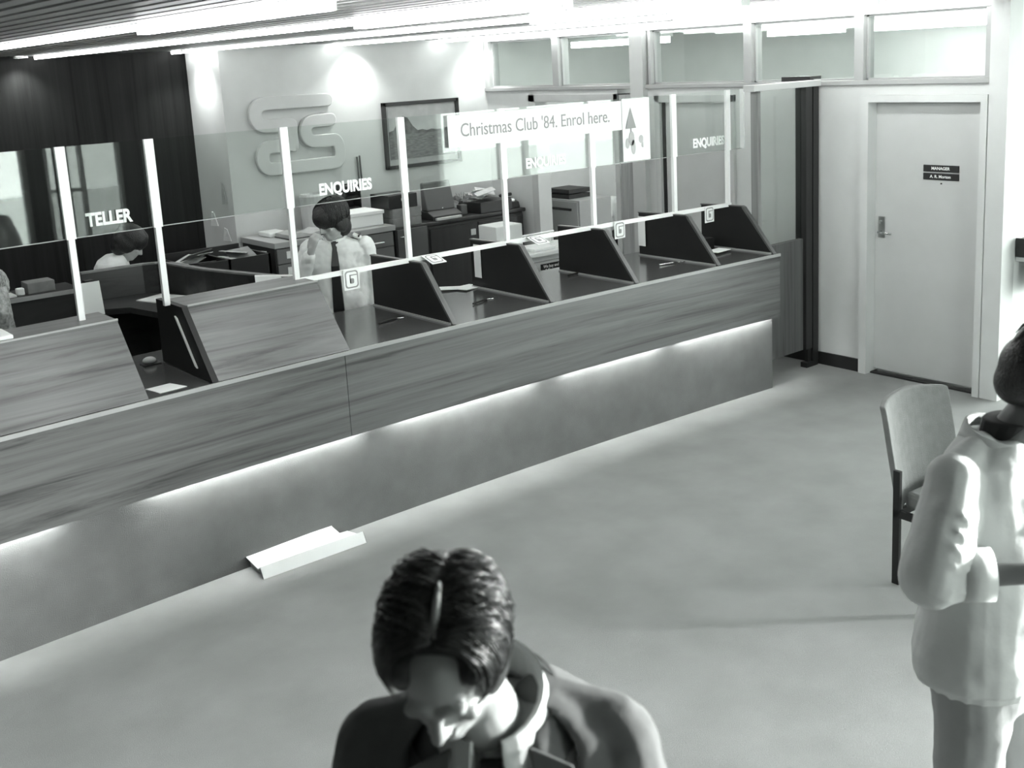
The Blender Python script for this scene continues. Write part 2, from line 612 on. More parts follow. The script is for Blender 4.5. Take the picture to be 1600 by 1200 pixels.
for k, (z, s) in enumerate(((1.592, 'MANAGER'), (1.534, 'A. R. Morton'))):
    pl = boxo('name_plate', 'ink', 7.266, 7.275, 4.115, 4.39, z-0.024, z+0.024, d1, 0.002)
    text('plate_lettering', s, 0.030, 'lettering', pl, (7.2655, 4.255, z), (PI/2, 0, -PI/2), 0.0006)
MB().tube([(7.275, 4.25, 1.485), (7.27, 4.25, 1.485)], 0.006, 10).build('screw_hole', 'ink', d1)
# skirting
struct(boxo('baseboard_right', 'skirting', 7.185, 7.2, 4.86, 9.3, 0, 0.1))
struct(boxo('baseboard_back', 'skirting', 4.3, 7.18, 9.385, 9.4, 0, 0.1))

# rooms behind the partition
struct(boxo('wall_right', 'wall', 9.5, 9.6, 5.8, 9.5, 0, 2.8))
struct(boxo('wall_right', 'wall', 9.2, 9.3, 3.86, 5.8, 0, 2.8))
struct(boxo('wall_right', 'wall', 7.32, 9.6, 9.4, 9.5, 0, 2.8))
struct(boxo('floor', 'carpet', 9.4, 9.6, 3.86, 9.5, -0.06, 0))


# ================================================================== CEILING LIGHTS
def batten(x, y0, y1, label):
    t = thing('ceiling_light', label, 'ceiling light', (x+0.025, (y0+y1)/2, ZC-0.05), 0, 'recessed fluorescent ceiling lights')
    boxo('diffuser', 'fluo', x, x+0.05, y0, y1, ZC-0.045, ZC-0.004, t)
    boxo('end_cap', 'white_metal', x-0.003, x+0.053, y1, y1+0.006, ZC-0.045, ZC, t)
    boxo('end_cap', 'white_metal', x-0.003, x+0.053, y0-0.006, y0, ZC-0.045, ZC, t)
    return t


rows = [1.855, 2.93, 4.05, 5.2, 6.35]
names = ['wide lit ceiling fixture in front of the dark timber wall', 'lit ceiling fixture in front of the emblem wall',
         'lit ceiling fixture above the enrolment banner', 'fourth lit ceiling fixture, near the column in the partition', 'last lit ceiling fixture, above the partition gate']
for i, x in enumerate(rows):
    batten(x, 3.27 + 0.05*i, 4.86, names[i])
batten(7.6, 1.2, 2.8, 'extra unseen ceiling fixture added to brighten the alcove')  # extra fixture out of view, added for more light on the alcove side
srows = [(0.78, 9.9), (1.855, 9.9), (2.93, 10.05), (4.12, 10.05), (5.4, 9.37), (6.6, 9.37), (7.12, 9.37)]  # last strip is no lamp: it glows for the bright transom top frame
wh = ['far left', 'above the teller position', 'ending on the dark timber wall', 'ending beside the corner of the logo wall', 'ending above the framed painting', 'ending above the right side of the painting', 'glowing in place of the bright transom top frame']
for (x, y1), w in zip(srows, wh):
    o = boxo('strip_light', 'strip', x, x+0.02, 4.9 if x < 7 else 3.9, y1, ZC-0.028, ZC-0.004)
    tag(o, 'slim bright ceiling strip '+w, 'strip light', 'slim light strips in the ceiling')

# wall-wash downlights
for i, (p, tgt, e, lab) in enumerate((((5.60, 9.27, 2.70), (5.60, 9.325, 1.4), 1.0, 'small recessed downlight above the logo wall'),
                                  ((7.08, 9.27, 2.70), (7.09, 9.32, 1.4), 1.0, 'small recessed downlight in the corner by the partition'),
                                  ((4.14, 9.74, 2.70), (4.18, 9.74, 1.4), 1.2, 'small recessed downlight beside the logo wall return'),
                                  ((2.80, 9.97, 2.70), (2.80, 10.03, 1.4), 0.8, 'small recessed downlight over the dark timber wall'))):
    t = thing('downlight', lab, 'downlight', (p[0], p[1], 2.70), 0, 'recessed downlights')
    rr = MB()
    rr.loft([[(p[0]+r*math.cos(a*PI/8), p[1]+r*math.sin(a*PI/8), z) for a in range(16)] for r, z in ((0.055, 2.715), (0.055, 2.728), (0.048, 2.728), (0.045, 2.715))], True, False)
    rr.build('bezel', 'white_metal', t)
    MB().tube([(p[0], p[1], 2.722), (p[0], p[1], 2.727)], 0.035, 12).build('lamp', 'downlamp', t)
    spot('downlight_beam', (p[0], p[1], 2.705), tgt, SPOT*e)

# office battens seen through the transom lights
for (x, y0, y1, lab) in ((7.75, 7.35, 8.6, 'fluorescent batten in the office behind the left transom'),
                         (8.45, 4.05, 5.55, 'fluorescent batten in the office behind the right transom'),
                         (7.85, 5.5, 6.2, 'fluorescent batten in the office behind the middle transom')):
    t = thing('batten_light', lab, 'ceiling light', (x, (y0+y1)/2, 2.56), 0, 'office battens')
    boxo('tube_cover', 'office_tube', x-0.06, x+0.06, y0, y1, 2.585, 2.64, t)
    boxo('backing', 'white_metal', x-0.08, x+0.08, y0-0.02, y1+0.02, 2.64, 2.735, t)

# ================================================================== COUNTER
XE, XS, XL = 6.43, 2.845, -1.6
ct = thing('service_counter', 'long bowed timber bank counter over a pale carpeted plinth', 'counter', (2.6, 5.5, 0))
F0 = -0.075
sweep([(F0, 0.56), (F0, 1.012), (F0+0.03, 1.012), (F0+0.03, 0.56)], XL, XS-0.0015, 14).build('fascia', 'counter_wood', ct)
sweep([(F0, 0.56), (F0, 1.012), (F0+0.03, 1.012), (F0+0.03, 0.56)], XS+0.0015, XE, 14).build('fascia', 'counter_wood', ct)
sweep([(F0-0.004, 1.012), (F0-0.004, 1.026), (0.82, 1.026), (0.82, 1.0), (F0+0.03, 1.0), (F0+0.03, 1.012)], XL, XE, 24).build('worktop', 'worktop', ct)
sweep([(F0-0.007, 1.010), (F0-0.007, 1.030), (F0+0.004, 1.030), (F0+0.004, 1.010)], XL, XE, 24).build('edge_trim', 'edge', ct)
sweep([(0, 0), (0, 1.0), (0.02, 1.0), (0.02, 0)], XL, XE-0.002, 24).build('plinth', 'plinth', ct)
g = MB()
g.box(XE-0.03, XE, c(XE)+F0+0.03, c(XE)+0.8, 0.56, 1.0)
g.build('end_panel', 'counter_wood', ct)
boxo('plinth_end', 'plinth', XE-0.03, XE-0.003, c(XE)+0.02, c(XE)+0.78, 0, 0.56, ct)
sweep([(0.74, 0.1), (0.74, 1.0), (0.76, 1.0), (0.76, 0.1)], XL, XE, 12).build('back_panel', 'dark_wood', ct)
for xx in (0.7, 2.1, 3.6, 5.06):
    boxo('gable', 'dark_wood', xx, xx+0.02, c(xx)+0.03, c(xx)+0.74, 0.05, 1.0, ct)
for i, (a, b) in enumerate(((-0.9, 0.35), (0.6, 1.3), (1.75, 2.95), (3.15, 4.2), (4.4, 5.3), (5.45, 6.38))):
    sweep([(-0.044, 0.585), (-0.044, 0.60), (-0.030, 0.60), (-0.030, 0.585)], a, b, 6).build('under_counter_tube', 'undertube', ct)

# end screen wall for the teller side of the sloping timber screens
def sloping_screen(x0, x1, label, left_cheek=True):
    t = thing('sloping_screen', label, 'counter screen', ((x0+x1)/2, c((x0+x1)/2), 1.03), 0, 'sloping timber screens on the counter')
    n = 10
    sweep([(-0.062, 1.03), (0.225, 1.352), (0.25, 1.352), (0.25, 1.33), (-0.03, 1.03)], x0+0.032, x1, n).build('sloping_front', 'counter_wood2', t)
    sweep([(0.226, 1.352), (0.226, 1.368), (0.50, 1.368), (0.50, 1.33), (0.25, 1.33), (0.25, 1.352)], x0+0.032, x1, n).build('top_shelf', 'counter_wood2', t)
    sweep([(0.222, 1.366), (0.222, 1.374), (0.234, 1.374), (0.234, 1.366)], x0+0.032, x1, n).build('lip', 'edge', t)
    y = c(x0)
    pts = [(y-0.06, 1.03), (y+0.225, 1.368), (y+0.56, 1.368), (y+0.56, 1.03)]
    ch = MB().prism(pts, x0, x0+0.03).build('cheek', 'blacklam', t)
    if left_cheek:
        MB().prism([(y+0.285, 1.305), (y+0.31, 1.315), (y+0.115, 1.085), (y+0.09, 1.075)], x0-0.012, x0-0.001).build('document_slot', 'white_metal', ch, bevel=0.003)
    return t


sloping_screen(-1.6, 1.775, 'longest sloping timber screen, topped with white papers', False)
sloping_screen(2.10, 2.886, 'sloping timber screen in mid counter with a black end cheek and white slot')


# black dividers
def divider(x, bk, label):
    y = c(x)
    t = thing('counter_divider', label, 'counter divider', (x, y+0.38, 1.03), 0, 'black counter dividers')
    pts = [(y-0.045, 1.03), (y+0.225, 1.348), (y+0.245, 1.355), (y+bk, 1.345), (y+bk, 1.03)]
    MB().prism(pts, x-0.014, x+0.014).build('panel', 'blacklam', t)
    e = MB()
    a, b, cc, d = (y-0.05, 1.03), (y+0.222, 1.352), (y+0.245, 1.361), (y+bk+0.005, 1.351)
    e.prism([a, b, (b[0]+0.016, b[1]-0.010), (a[0]+0.018, a[1])], x-0.0165, x+0.0165)
    e.prism([b, cc, (cc[0], cc[1]-0.008), (b[0]+0.014, b[1]-0.008)], x-0.0165, x+0.0165)
    e.prism([cc, d, (d[0], d[1]-0.008), (cc[0], cc[1]-0.008)], x-0.0165, x+0.0165)
    e.build('edging', 'divedge', t)
    boxo('base_bead', 'edge', x-0.024, x-0.014, y-0.03, y+bk, 1.026, 1.036, t)
    return t


for x, bk, w in ((3.597, 0.8, 'first black sloped divider, beside the standing teller'), (4.34, 0.755, 'black sloped divider in front of the white box and desk'),
             (5.06, 0.71, 'third black sloped divider, behind the currency sign'), (5.835, 0.715, 'fourth black sloped divider, last but one from the gate'),
             (6.405, 0.64, 'last black sloped divider at the gate end of the counter')):
    divider(x, bk, w)

# ------------------------------------------------------------------ glass screen
PX = [0.40, 1.02, 1.653, 2.087, 2.84, 3.598, 4.345, 5.09, 5.855, 6.40]
gs = thing('security_screen', 'clear acrylic screen on white posts along the whole counter', 'glass screen', (3.6, 5.55, 1.36))
for i, x in enumerate(PX):
    y = c(x)+0.38
    g = MB()
    g.box(x-0.015, x+0.015, y-0.013, y+0.013, 1.36, 1.78)
    g.box(x-0.023, x+0.023, y-0.016, y+0.004, 1.765, 2.205)
    if i < len(PX)-1 or True:
        g.build('post', 'white_metal', gs)
xs = PX[:-1]+[6.56]
panes = []
xs2 = [-0.8]+PX[:-1]+[6.56]
for a, b in zip(xs2[:-1], xs2[1:]):
    g = MB()
    ya, yb = c(a)+0.39, c(b)+0.39
    g.add([(a+0.002, ya-0.003, 1.768), (b-0.002, yb-0.003, 1.768), (b-0.002, yb+0.003, 1.768), (a+0.002, ya+0.003, 1.768),
           (a+0.002, ya-0.003, 2.203), (b-0.002, yb-0.003, 2.203), (b-0.002, yb+0.003, 2.203), (a+0.002, ya+0.003, 2.203)],
          [(0, 1, 5, 4), (3, 7, 6, 2), (0, 3, 2, 1), (4, 5, 6, 7), (0, 4, 7, 3), (1, 2, 6, 5)])
    p = g.build('glass_pane', 'glass', gs)
    e = MB()
    e.add([(a, ya-0.0035, 1.764), (b, yb-0.0035, 1.764), (b, yb+0.0035, 1.764), (a, ya+0.0035, 1.764), (a, ya-0.0035, 1.768), (b, yb-0.0035, 1.768), (b, yb+0.0035, 1.768), (a, ya+0.0035, 1.768)],
          [(0, 1, 5, 4), (3, 7, 6, 2), (0, 3, 2, 1), (4, 5, 6, 7), (0, 4, 7, 3), (1, 2, 6, 5)])
    e.build('polished_edge', 'edge', p)
    panes.append((a, b, p))
rl = sweep([(0.365, 1.345), (0.365, 1.372), (0.385, 1.372), (0.385, 1.345)], 2.84, 6.42, 20).build('rail', 'white_metal', gs)
boxo('end_rail', 'white_metal', 6.548, 6.562, 5.44, 5.475, 1.768, 2.203, gs)


def pane_at(x):
    for a, b, p in panes:
        if a <= x <= b:
            return p


for s, x0, x1 in (('TELLER', 1.725, 1.975), ('ENQUIRIES', 3.025, 3.385), ('ENQUIRIES', 4.52, 4.88), ('ENQUIRIES', 6.02, 6.41)):
    xm = (x0+x1)/2
    text('pane_lettering', s, 0.088, 'lettering', pane_at(xm), (xm, c(xm)+0.383, 1.84), (PI/2, 0, 0), 0.0036, sx=(0.78 if s == 'TELLER' else 0.80))

# banner and poster
bn = MB()
xa, xb = 3.93, 5.36
bn.add([(xa, c(xa)+0.366, 1.995), (xb, c(xb)+0.366, 1.995), (xb, c(xb)+0.366, 2.19), (xa, c(xa)+0.366, 2.19),
        (xa, c(xa)+0.369, 1.995), (xb, c(xb)+0.369, 1.995), (xb, c(xb)+0.369, 2.19), (xa, c(xa)+0.369, 2.19)],
       [(0, 1, 2, 3), (7, 6, 5, 4), (0, 4, 5, 1), (3, 2, 6, 7), (0, 3, 7, 4), (1, 5, 6, 2)])
bo = tag(bn.build('banner', 'paper'), 'long white enrolment banner fixed along the top of the acrylic screen', 'banner')
text('banner_lettering', "Christmas Club '84. Enrol here.", 0.116, 'ink_grey', bo, (4.635, (c(xa)+c(xb))/2+0.3645, 2.092), (PI/2, 0, math.atan((c(xb)-c(xa))/(xb-xa))), 0.0, sx=0.83)
po = MB()
xa, xb = 5.362, 5.615
po.add([(xa, c(xa)+0.362, 1.775), (xb, c(xb)+0.362, 1.775), (xb, c(xb)+0.362, 2.2), (xa, c(xa)+0.362, 2.2),
        (xa, c(xa)+0.365, 1.775), (xb, c(xb)+0.365, 1.775), (xb, c(xb)+0.365, 2.2), (xa, c(xa)+0.365, 2.2)],
       [(0, 1, 2, 3), (7, 6, 5, 4), (0, 4, 5, 1), (3, 2, 6, 7), (0, 3, 7, 4), (1, 5, 6, 2)])
po = tag(po.build('poster', 'paper'), 'white christmas poster with a small grey fir tree beside the banner', 'poster')
yp = c(5.48)+0.359
tr_ = MB()
tr_.add([(5.385, yp, 2.0), (5.485, yp, 2.0), (5.435, yp, 2.14), (5.385, yp+.002, 2.0), (5.485, yp+.002, 2.0), (5.435, yp+.002, 2.14)], [(0, 1, 2), (5, 4, 3), (0, 3, 4, 1), (1, 4, 5, 2), (2, 5, 3, 0)])
tr_.box(5.43, 5.44, yp, yp+0.002, 1.97, 2.0)
tr_.build('printed_tree', 'ink_grey', po)
blob = MB()
for (x, z, a, b) in ((5.40, 1.90, 0.016, 0.035), (5.44, 1.93, 0.026, 0.05), (5.455, 1.87, 0.02, 0.05), (5.53, 1.92, 0.022, 0.028), (5.545, 1.88, 0.014, 0.02)):
    blob.prism([(x+a*math.cos(t*PI/8), z+b*math.sin(t*PI/8)) for t in range(16)], yp, yp+0.0015, 'y')
blob.build('printed_figures', 'paper_grey', po)


# bank badges hanging from the rail
def badge(x, rot, label, tilt=0.0):
    y = c(x)+0.36
    t = thing('bank_badge', label, 'badge', (x, y, 1.37), rot, 'square bank badges hung on the white rail')
    mx = Matrix.Rotation(tilt, 4, 'X')
    def L(mb, nm, m, par):
        mb.v = [mx @ v for v in mb.v]
        return mb.build(nm, m, par, local=True)
    pl = L(MB().box(-0.052, 0.052, -0.004, 0, -0.115, 0.005), 'plate', 'paper', t)
    def rr(x0, x1, z0, z1, r, y0, y1):
        pts = []
        for (cx_, cz_, a0) in ((x1-r, z1-r, 0), (x0+r, z1-r, PI/2), (x0+r, z0+r, PI), (x1-r, z0+r, 1.5*PI)):
            for k in range(5):
                a = a0+k*PI/8
                pts.append((cx_+r*math.cos(a), cz_+r*math.sin(a)))
        return MB().prism(pts, y0, y1, 'y')
    L(rr(-0.043, 0.043, -0.106, -0.005, 0.018, -0.0050, -0.004), 'symbol_outline', 'ink_grey', pl)
    L(rr(-0.035, 0.035, -0.098, -0.013, 0.014, -0.0058, -0.005), 'symbol', 'paper', pl)
    g = rr(-0.014, 0.014, -0.080, -0.050, 0.008, -0.0066, -0.0058)
    g.box(-0.014, -0.006, -0.0066, -0.0058, -0.075, -0.028)
    g.box(-0.014, 0.037, -0.0066, -0.0058, -0.034, -0.028)
    L(g, 'symbol_counter', 'ink_grey', pl)
    return t


badge(3.177, 0, 'square bank badge hanging in front of the standing teller')
badge(5.30, 0.05, 'square bank badge beside the third black divider')
badge(6.18, 0.05, 'square bank badge nearest the gate end of the rail')
badge(3.725, 0, 'bank badge folded flat on the rail above the first divider', -1.25)
badge(4.54, 0, 'bank badge folded flat on the rail above the white desk', -1.25)

# ================================================================== GATE at the end of the counter
gt = thing('counter_gate', 'tall half-glazed staff gate between the counter end and the partition', 'gate', (6.85, 5.24, 0))
yg0, yg1 = 5.23, 5.27
boxo('lower_panel', 'gate_wood', 6.476, 6.985, yg0, yg1, 0.155, 1.04, gt)
boxo('stile', 'post_wood', 6.436, 6.475, 5.22, 5.28, 0.155, 2.19, gt)
boxo('top_rail', 'frame_light', 6.38, 7.17, 5.20, 5.30, 2.19, 2.235, gt, 0.003)
boxo('glass_pane', 'gate_glass', 6.475, 6.985, 5.247, 5.253, 1.04, 2.19, gt)
g = MB()
g.box(6.985, 7.06, 5.20, 5.30, 0.16, 2.19).box(7.10, 7.168, 5.22, 5.28, 0.04, 2.19).box(7.06, 7.10, 5.24, 5.27, 0.04, 2.19)
g.build('hinge_post', 'dark_post', gt)
boxo('hinge_post_foot', 'dark_post', 7.02, 7.165, 5.22, 5.28, 0.0, 0.04, gt)
lb = boxo('box_file', 'ink', 7.18, 7.32, 5.31, 5.58, 2.226, 2.262)
tag(lb, 'flat black box lying on the transom ledge above the gate', 'box')

# ================================================================== LOGO and PICTURE on the back wall
YW = 9.4
lg = MB()
D = 0.055


def wp(u, v):
    """crop units of the relief -> wall x, z"""
    return 4.475+(u-105)/1125*0.955, 2.285-(v-150)/880*0.715


def stroke(pts, w):
    """flat band of width w (m) along points in wall coordinates, extruded off the wall, with round ends"""
    for a, b in zip(pts[:-1], pts[1:]):
        a, b = Vector(a), Vector(b)
        d = (b-a)
        if d.length < 1e-6:
            continue
        d.normalize()
        n = Vector((-d.y, d.x))
        h = w/2
        poly = []
        a0 = math.atan2(n.y, n.x)
        for k in range(9):
            t = a0+k*PI/8
            poly.append((a.x+h*math.cos(t), a.y+h*math.sin(t)))
        for k in range(9):
            t = a0+PI+k*PI/8
            poly.append((b.x+h*math.cos(t), b.y+h*math.sin(t)))
        lg.prism(poly, YW-D, YW, 'y')


def arc(cu, cv, ru, rv, a0, a1, n=9):
    return [wp(cu+ru*math.cos(math.radians(a0+(a1-a0)*k/n)), cv-rv*math.sin(math.radians(a0+(a1-a0)*k/n))) for k in range(n+1)]


SW = 0.118
stroke([wp(1060, 228)]+arc(300, 350, 115, 125, 90, 270)+[wp(560, 475)], SW)
stroke([wp(560, 700)]+arc(320, 830, 95, 125, 90, 270)+[wp(1080, 952)]+arc(1110, 820, 55, 130, -90, 90)[1:]+arc(870, 575, 110, 115, 270, 90)+[wp(1080, 455)], SW)
stroke([wp(600, 470), wp(600, 720)], 0.10)
lo = lg.build('wall_logo', 'wall')
rm = lo.modifiers.new('remesh', 'REMESH')
rm.mode = 'VOXEL'
rm.voxel_size = 0.006
bs = lo.modifiers.new('smooth', 'SMOOTH')
bs.iterations = 2
tag(lo, 'large double S bank emblem in relief on the pale back wall', 'logo')

pc = thing('painting', 'framed landscape painting of a field hung on the back wall', 'painting', (6.35, 9.39, 1.5))
x0, x1, z0, z1 = 5.89, 6.80, 1.50, 2.15
g = MB()
g.box(x0, x0+0.035, 9.36, 9.4, z0, z1).box(x1-0.035, x1, 9.36, 9.4, z0, z1).box(x0, x1, 9.36, 9.4, z1-0.035, z1).box(x0, x1, 9.36, 9.4, z0, z0+0.035)
g.build('frame', 'dark_plastic', pc, 0.003)
boxo('mount', 'painting_sky', x0+0.035, x1-0.035, 9.385, 9.398, z0+0.035, z1-0.035, pc)
boxo('painted_sky', 'painting_sky', x0+0.06, x1-0.06, 9.380, 9.385, z0+0.36, z1-0.06, pc)
boxo('painted_field', 'painting_field', x0+0.06, x1-0.06, 9.380, 9.385, z0+0.09, z0+0.33, pc)
hz = [(x0+0.06, z0+0.33)]+[(x0+0.06+i*(x1-x0-0.12)/14, z0+0.35+0.03*random.random()+(0.16*math.exp(-((i-3.2)/1.6)**2))) for i in range(15)]+[(x1-0.06, z0+0.33)]
MB().prism(hz, 9.378, 9.381, 'y').build('painted_trees', 'painting_trees', pc)

# strips and notes pinned on the return wall
for k, (y, z, w, h, lab) in enumerate(((9.92, 1.12, 0.16, 0.13, 'small note pinned lowest on the return wall by the timber panelling'),
                                      (9.68, 1.00, 0.17, 0.12, 'small note pinned on the return wall above the desk trays'),
                                      (9.62, 1.34, 0.10, 0.2, 'narrow grey note pinned high on the return wall'))):
    mb = MB()
    mb.add([(4.268, y, z), (4.268, y-w, z+0.01), (4.25, y-w*0.85, z+h), (4.266, y-w*0.3, z+h*1.05), (4.262, y, z), (4.262, y-w, z+0.01), (4.244, y-w*0.85, z+h), (4.26, y-w*0.3, z+h*1.05)],
           [(0, 1, 2, 3), (7, 6, 5, 4), (0, 4, 5, 1), (1, 5, 6, 2), (2, 6, 7, 3), (3, 7, 4, 0)])
    tag(mb.build('pinned_note', 'paper' if k < 2 else 'paper_grey'), lab, 'note')


# ================================================================== BACK OFFICE FURNITURE
def drawer_cabinet(x0, x1, label):
    y0, y1, h = 8.72, 9.36, 1.06
    t = thing('drawer_cabinet', label, 'cabinet', ((x0+x1)/2, y0, 0), 0, 'grey drawer cabinets against the back wall')
    boxo('body', 'cab_side', x0, x1, y0+0.02, y1, 0.0, h-0.05, t, 0.003)
    boxo('top', 'cab_top', x0-0.012, x1+0.012, y0-0.012, y1+0.01, h-0.05, h, t, 0.004)
    n = 7
    dh = (h-0.09)/n
    for k in range(n):
        z = 0.035+k*dh
        d = boxo('drawer', 'cab', x0+0.012, x1-0.012, y0, y0+0.02, z+0.004, z+dh-0.004, t, 0.002)
        xm = x0+(x1-x0)*0.70
        MB().tube([(xm-0.06, y0, z+dh*0.42), (xm-0.05, y0-0.02, z+dh*0.38), (xm+0.05, y0-0.02, z+dh*0.38), (xm+0.06, y0, z+dh*0.42)], 0.009, 6).build('handle', 'chrome', d)
        boxo('label_card', 'paper', x0+0.10, x0+0.19, y0-0.003, y0, z+dh*0.32, z+dh*0.78, d)
    return t


drawer_cabinet(4.30, 4.89, 'grey drawer cabinet on the left, with a paper taped to its dark side')
drawer_cabinet(4.915, 5.505, 'grey drawer cabinet on the right, behind the standing teller')
tag(MB().prism([(8.86, 0.98), (9.0, 0.97), (9.01, 0.86), (8.99, 0.74), (8.85, 0.76), (8.87, 0.87)], 4.28, 4.284).build('taped_paper', 'paper'), 'white paper taped to the dark side of the left drawer cabinet', 'paper')
# on the cabinets
t = thing('open_ledger', 'open ledger lying on the left drawer cabinet', 'book', (4.7, 9.0, 1.06))
MB().prism([(4.47, 1.068), (4.47, 1.10), (4.58, 1.115), (4.69, 1.085), (4.80, 1.11), (4.91, 1.09), (4.91, 1.068)], 8.78, 9.03, 'y').build('pages', 'paper_grey', t)
boxo('cover', 'dark_plastic', 4.46, 4.92, 8.77, 9.04, 1.06, 1.068, t)
o = boxo('paper_pile', 'paper', 4.42, 4.60, 9.05, 9.28, 1.06, 1.10, None, 0.008)
tag(o, 'small crumpled pile of white paper behind the open ledger', 'papers')
g = MB()
g.loft([[(4.97+r*math.cos(a*PI/10)*1.0, 9.24+r*math.sin(a*PI/10), z) for a in range(20)] for r, z in ((0.10, 1.06), (0.11, 1.08), (0.115, 1.36), (0.10, 1.38), (0.09, 1.36))])
tag(g.build('waste_bin', 'light_plastic', smooth=False), 'pale rounded bin standing at the back of the drawer cabinets', 'bin')
t = thing('white_carton', 'flat white carton on the right drawer cabinet', 'box', (5.30, 9.0, 1.06))
boxo('carton_body', 'paper', 5.10, 5.47, 8.83, 9.15, 1.06, 1.19, t, 0.01)
boxo('carton_lid', 'paper', 5.08, 5.48, 8.82, 9.16, 1.165, 1.20, t, 0.006)
o = boxo('telephone_directory', 'dark_plastic', 4.94, 5.06, 8.85, 9.05, 1.06, 1.10, None, 0.004)
tag(o, 'dark book between the bin and the white carton', 'book')
o = MB().prism([(5.06, 1.11), (5.2, 1.10), (5.19, 1.30), (5.05, 1.31)], 9.34, 9.344, 'y').build('wall_notice', 'paper')
tag(o, 'small white notice propped against the wall behind the teller', 'notice')

# low dark cupboard with stacked boxes at the middle of the wall
t = thing('side_cupboard', 'dark low cupboard between the drawer cabinets and the credenza', 'cupboard', (5.72, 9.0, 0))
boxo('body', 'cab_side', 5.535, 5.90, 8.75, 9.36, 0, 1.02, t, 0.004)
boxo('door', 'mid_plastic', 5.55, 5.885, 8.735, 8.75, 0.5, 1.0, t, 0.003)
MB().tube([(5.58, 8.735, 0.93), (5.60, 8.72, 0.93), (5.66, 8.72, 0.93), (5.68, 8.735, 0.93)], 0.007, 6).build('handle', 'chrome', t)
o = boxo('archive_box', 'card', 5.54, 5.86, 8.78, 9.1, 1.02, 1.10, None, 0.005)
tag(o, 'grey card archive box, lowest of the stack on the cupboard', 'box', 'stacked boxes on the side cupboard')
o = boxo('archive_box', 'card', 5.55, 5.87, 8.79, 9.12, 1.10, 1.19, None, 0.005)
tag(o, 'ribbed grey archive box, middle of the stack on the cupboard', 'box', 'stacked boxes on the side cupboard')
o = boxo('archive_box', 'dark_plastic', 5.52, 5.84, 8.80, 9.12, 1.19, 1.32, None, 0.005)
tag(o, 'black archive box, top of the stack on the cupboard', 'box', 'stacked boxes on the side cupboard')
o['group'] = 'stacked boxes on the side cupboard'
boxo('box_label', 'paper', 5.66, 5.74, 8.798, 8.80, 1.26, 1.285, o)
t = thing('shelf_rack', 'dark narrow rack standing behind the white carton', 'rack', (5.36, 9.25, 1.06))
boxo('rack_back', 'dark_plastic', 5.30, 5.47, 9.33, 9.36, 1.06, 1.42, t)
g = MB()
for z in (1.10, 1.20, 1.30, 1.40):
    g.box(5.30, 5.47, 9.2, 9.33, z, z+0.01)
g.box(5.30, 5.31, 9.2, 9.33, 1.06, 1.42).box(5.46, 5.47, 9.2, 9.33, 1.06, 1.42)
g.build('shelf', 'dark_plastic', t)
t = thing('wall_pens', 'pair of thin dark rods hung on the wall above the rack', 'rods', (5.6, 9.39, 1.5))
MB().tube([(5.57, 9.385, 1.66), (5.575, 9.385, 1.40)], 0.008, 8).tube([(5.60, 9.385, 1.67), (5.605, 9.385, 1.42)], 0.008, 8).build('rod', 'mid_plastic', t)

# long dark credenza
t = thing('credenza', 'long black credenza with square door pulls under the painting', 'credenza', (6.45, 8.95, 0))
boxo('body', 'credenza', 5.93, 7.12, 8.80, 9.36, 0.05, 0.98, t, 0.02)
boxo('top', 'credenza', 5.91, 7.14, 8.78, 9.37, 0.98, 1.02, t, 0.012)
for (a, b) in ((5.95, 6.52), (6.535, 7.10)):
    d = boxo('door', 'credenza', a, b, 8.785, 8.80, 0.1, 0.95, t, 0.004)
    xp = b-0.09 if a < 6.2 else a+0.03
    boxo('pull', 'light_plastic', xp, xp+0.06, 8.778, 8.785, 0.83, 0.89, d, 0.003)
t = thing('desk_terminal', 'dark upright terminal on the left end of the credenza', 'machine', (6.2, 9.0, 1.02))
MB().prism([(8.92, 1.10), (8.99, 1.375), (9.03, 1.375), (9.03, 1.10)], 6.03, 6.36).build('display_hood', 'mid_plastic', t, bevel=0.012)
MB().prism([(8.82, 1.02), (8.82, 1.06), (8.92, 1.10), (9.08, 1.10), (9.08, 1.02)], 6.02, 6.37).build('base', 'dark_plastic', t, bevel=0.006)
kb = boxo('keyboard', 'light_plastic', 6.04, 6.34, 8.79, 8.818, 1.02, 1.045, t, 0.004)
boxo('lamp_button', 'lettering', 6.20, 6.21, 8.915, 8.92, 1.115, 1.125, t)
t = thing('letter_tray', 'black letter tray full of crumpled papers on the credenza', 'tray', (6.62, 8.95, 1.02))
boxo('tray_body', 'dark_plastic', 6.58, 6.98, 8.80, 9.18, 1.02, 1.13, t, 0.006)
for k in range(14):
    a = random.uniform(-0.5, 0.5)
    x_, y_ = random.uniform(6.69, 6.86), random.uniform(8.88, 9.10)
    mx = Matrix.Translation((x_, y_, 1.145+0.006*k)) @ Euler((random.uniform(-.35, .35), random.uniform(-.35, .35), a)).to_matrix().to_4x4()
    MB().box(-0.10, 0.10, -0.06, 0.06, -0.002, 0.002, mx).build('loose_paper', 'paper_grey' if k % 3 else 'paper', t)
t = thing('desk_plant', 'small leafy arrangement in front of the painting', 'plant', (6.45, 8.95, 1.02))
g = MB()
for k in range(60):
    a, b = random.uniform(0, 2*PI), random.uniform(0.1, 1.2)
    d = Vector((math.cos(a)*math.cos(b), math.sin(a)*math.cos(b), math.sin(b)))
    p = Vector((6.46, 8.95, 1.14))+d*random.uniform(0.04, 0.10)
    g.add([p-d*0.02, p+d.orthogonal().normalized()*0.018, p+d*0.03, p-d.orthogonal().normalized()*0.018], [(0, 1, 2, 3)])
g.build('leaves', 'card', t)
boxo('pot', 'mid_plastic', 6.42, 6.50, 8.91, 8.99, 1.02, 1.12, t, 0.01)
t = thing('telephone', 'dark telephone with a pale dial at the right end of the credenza', 'telephone', (7.05, 8.95, 1.02))
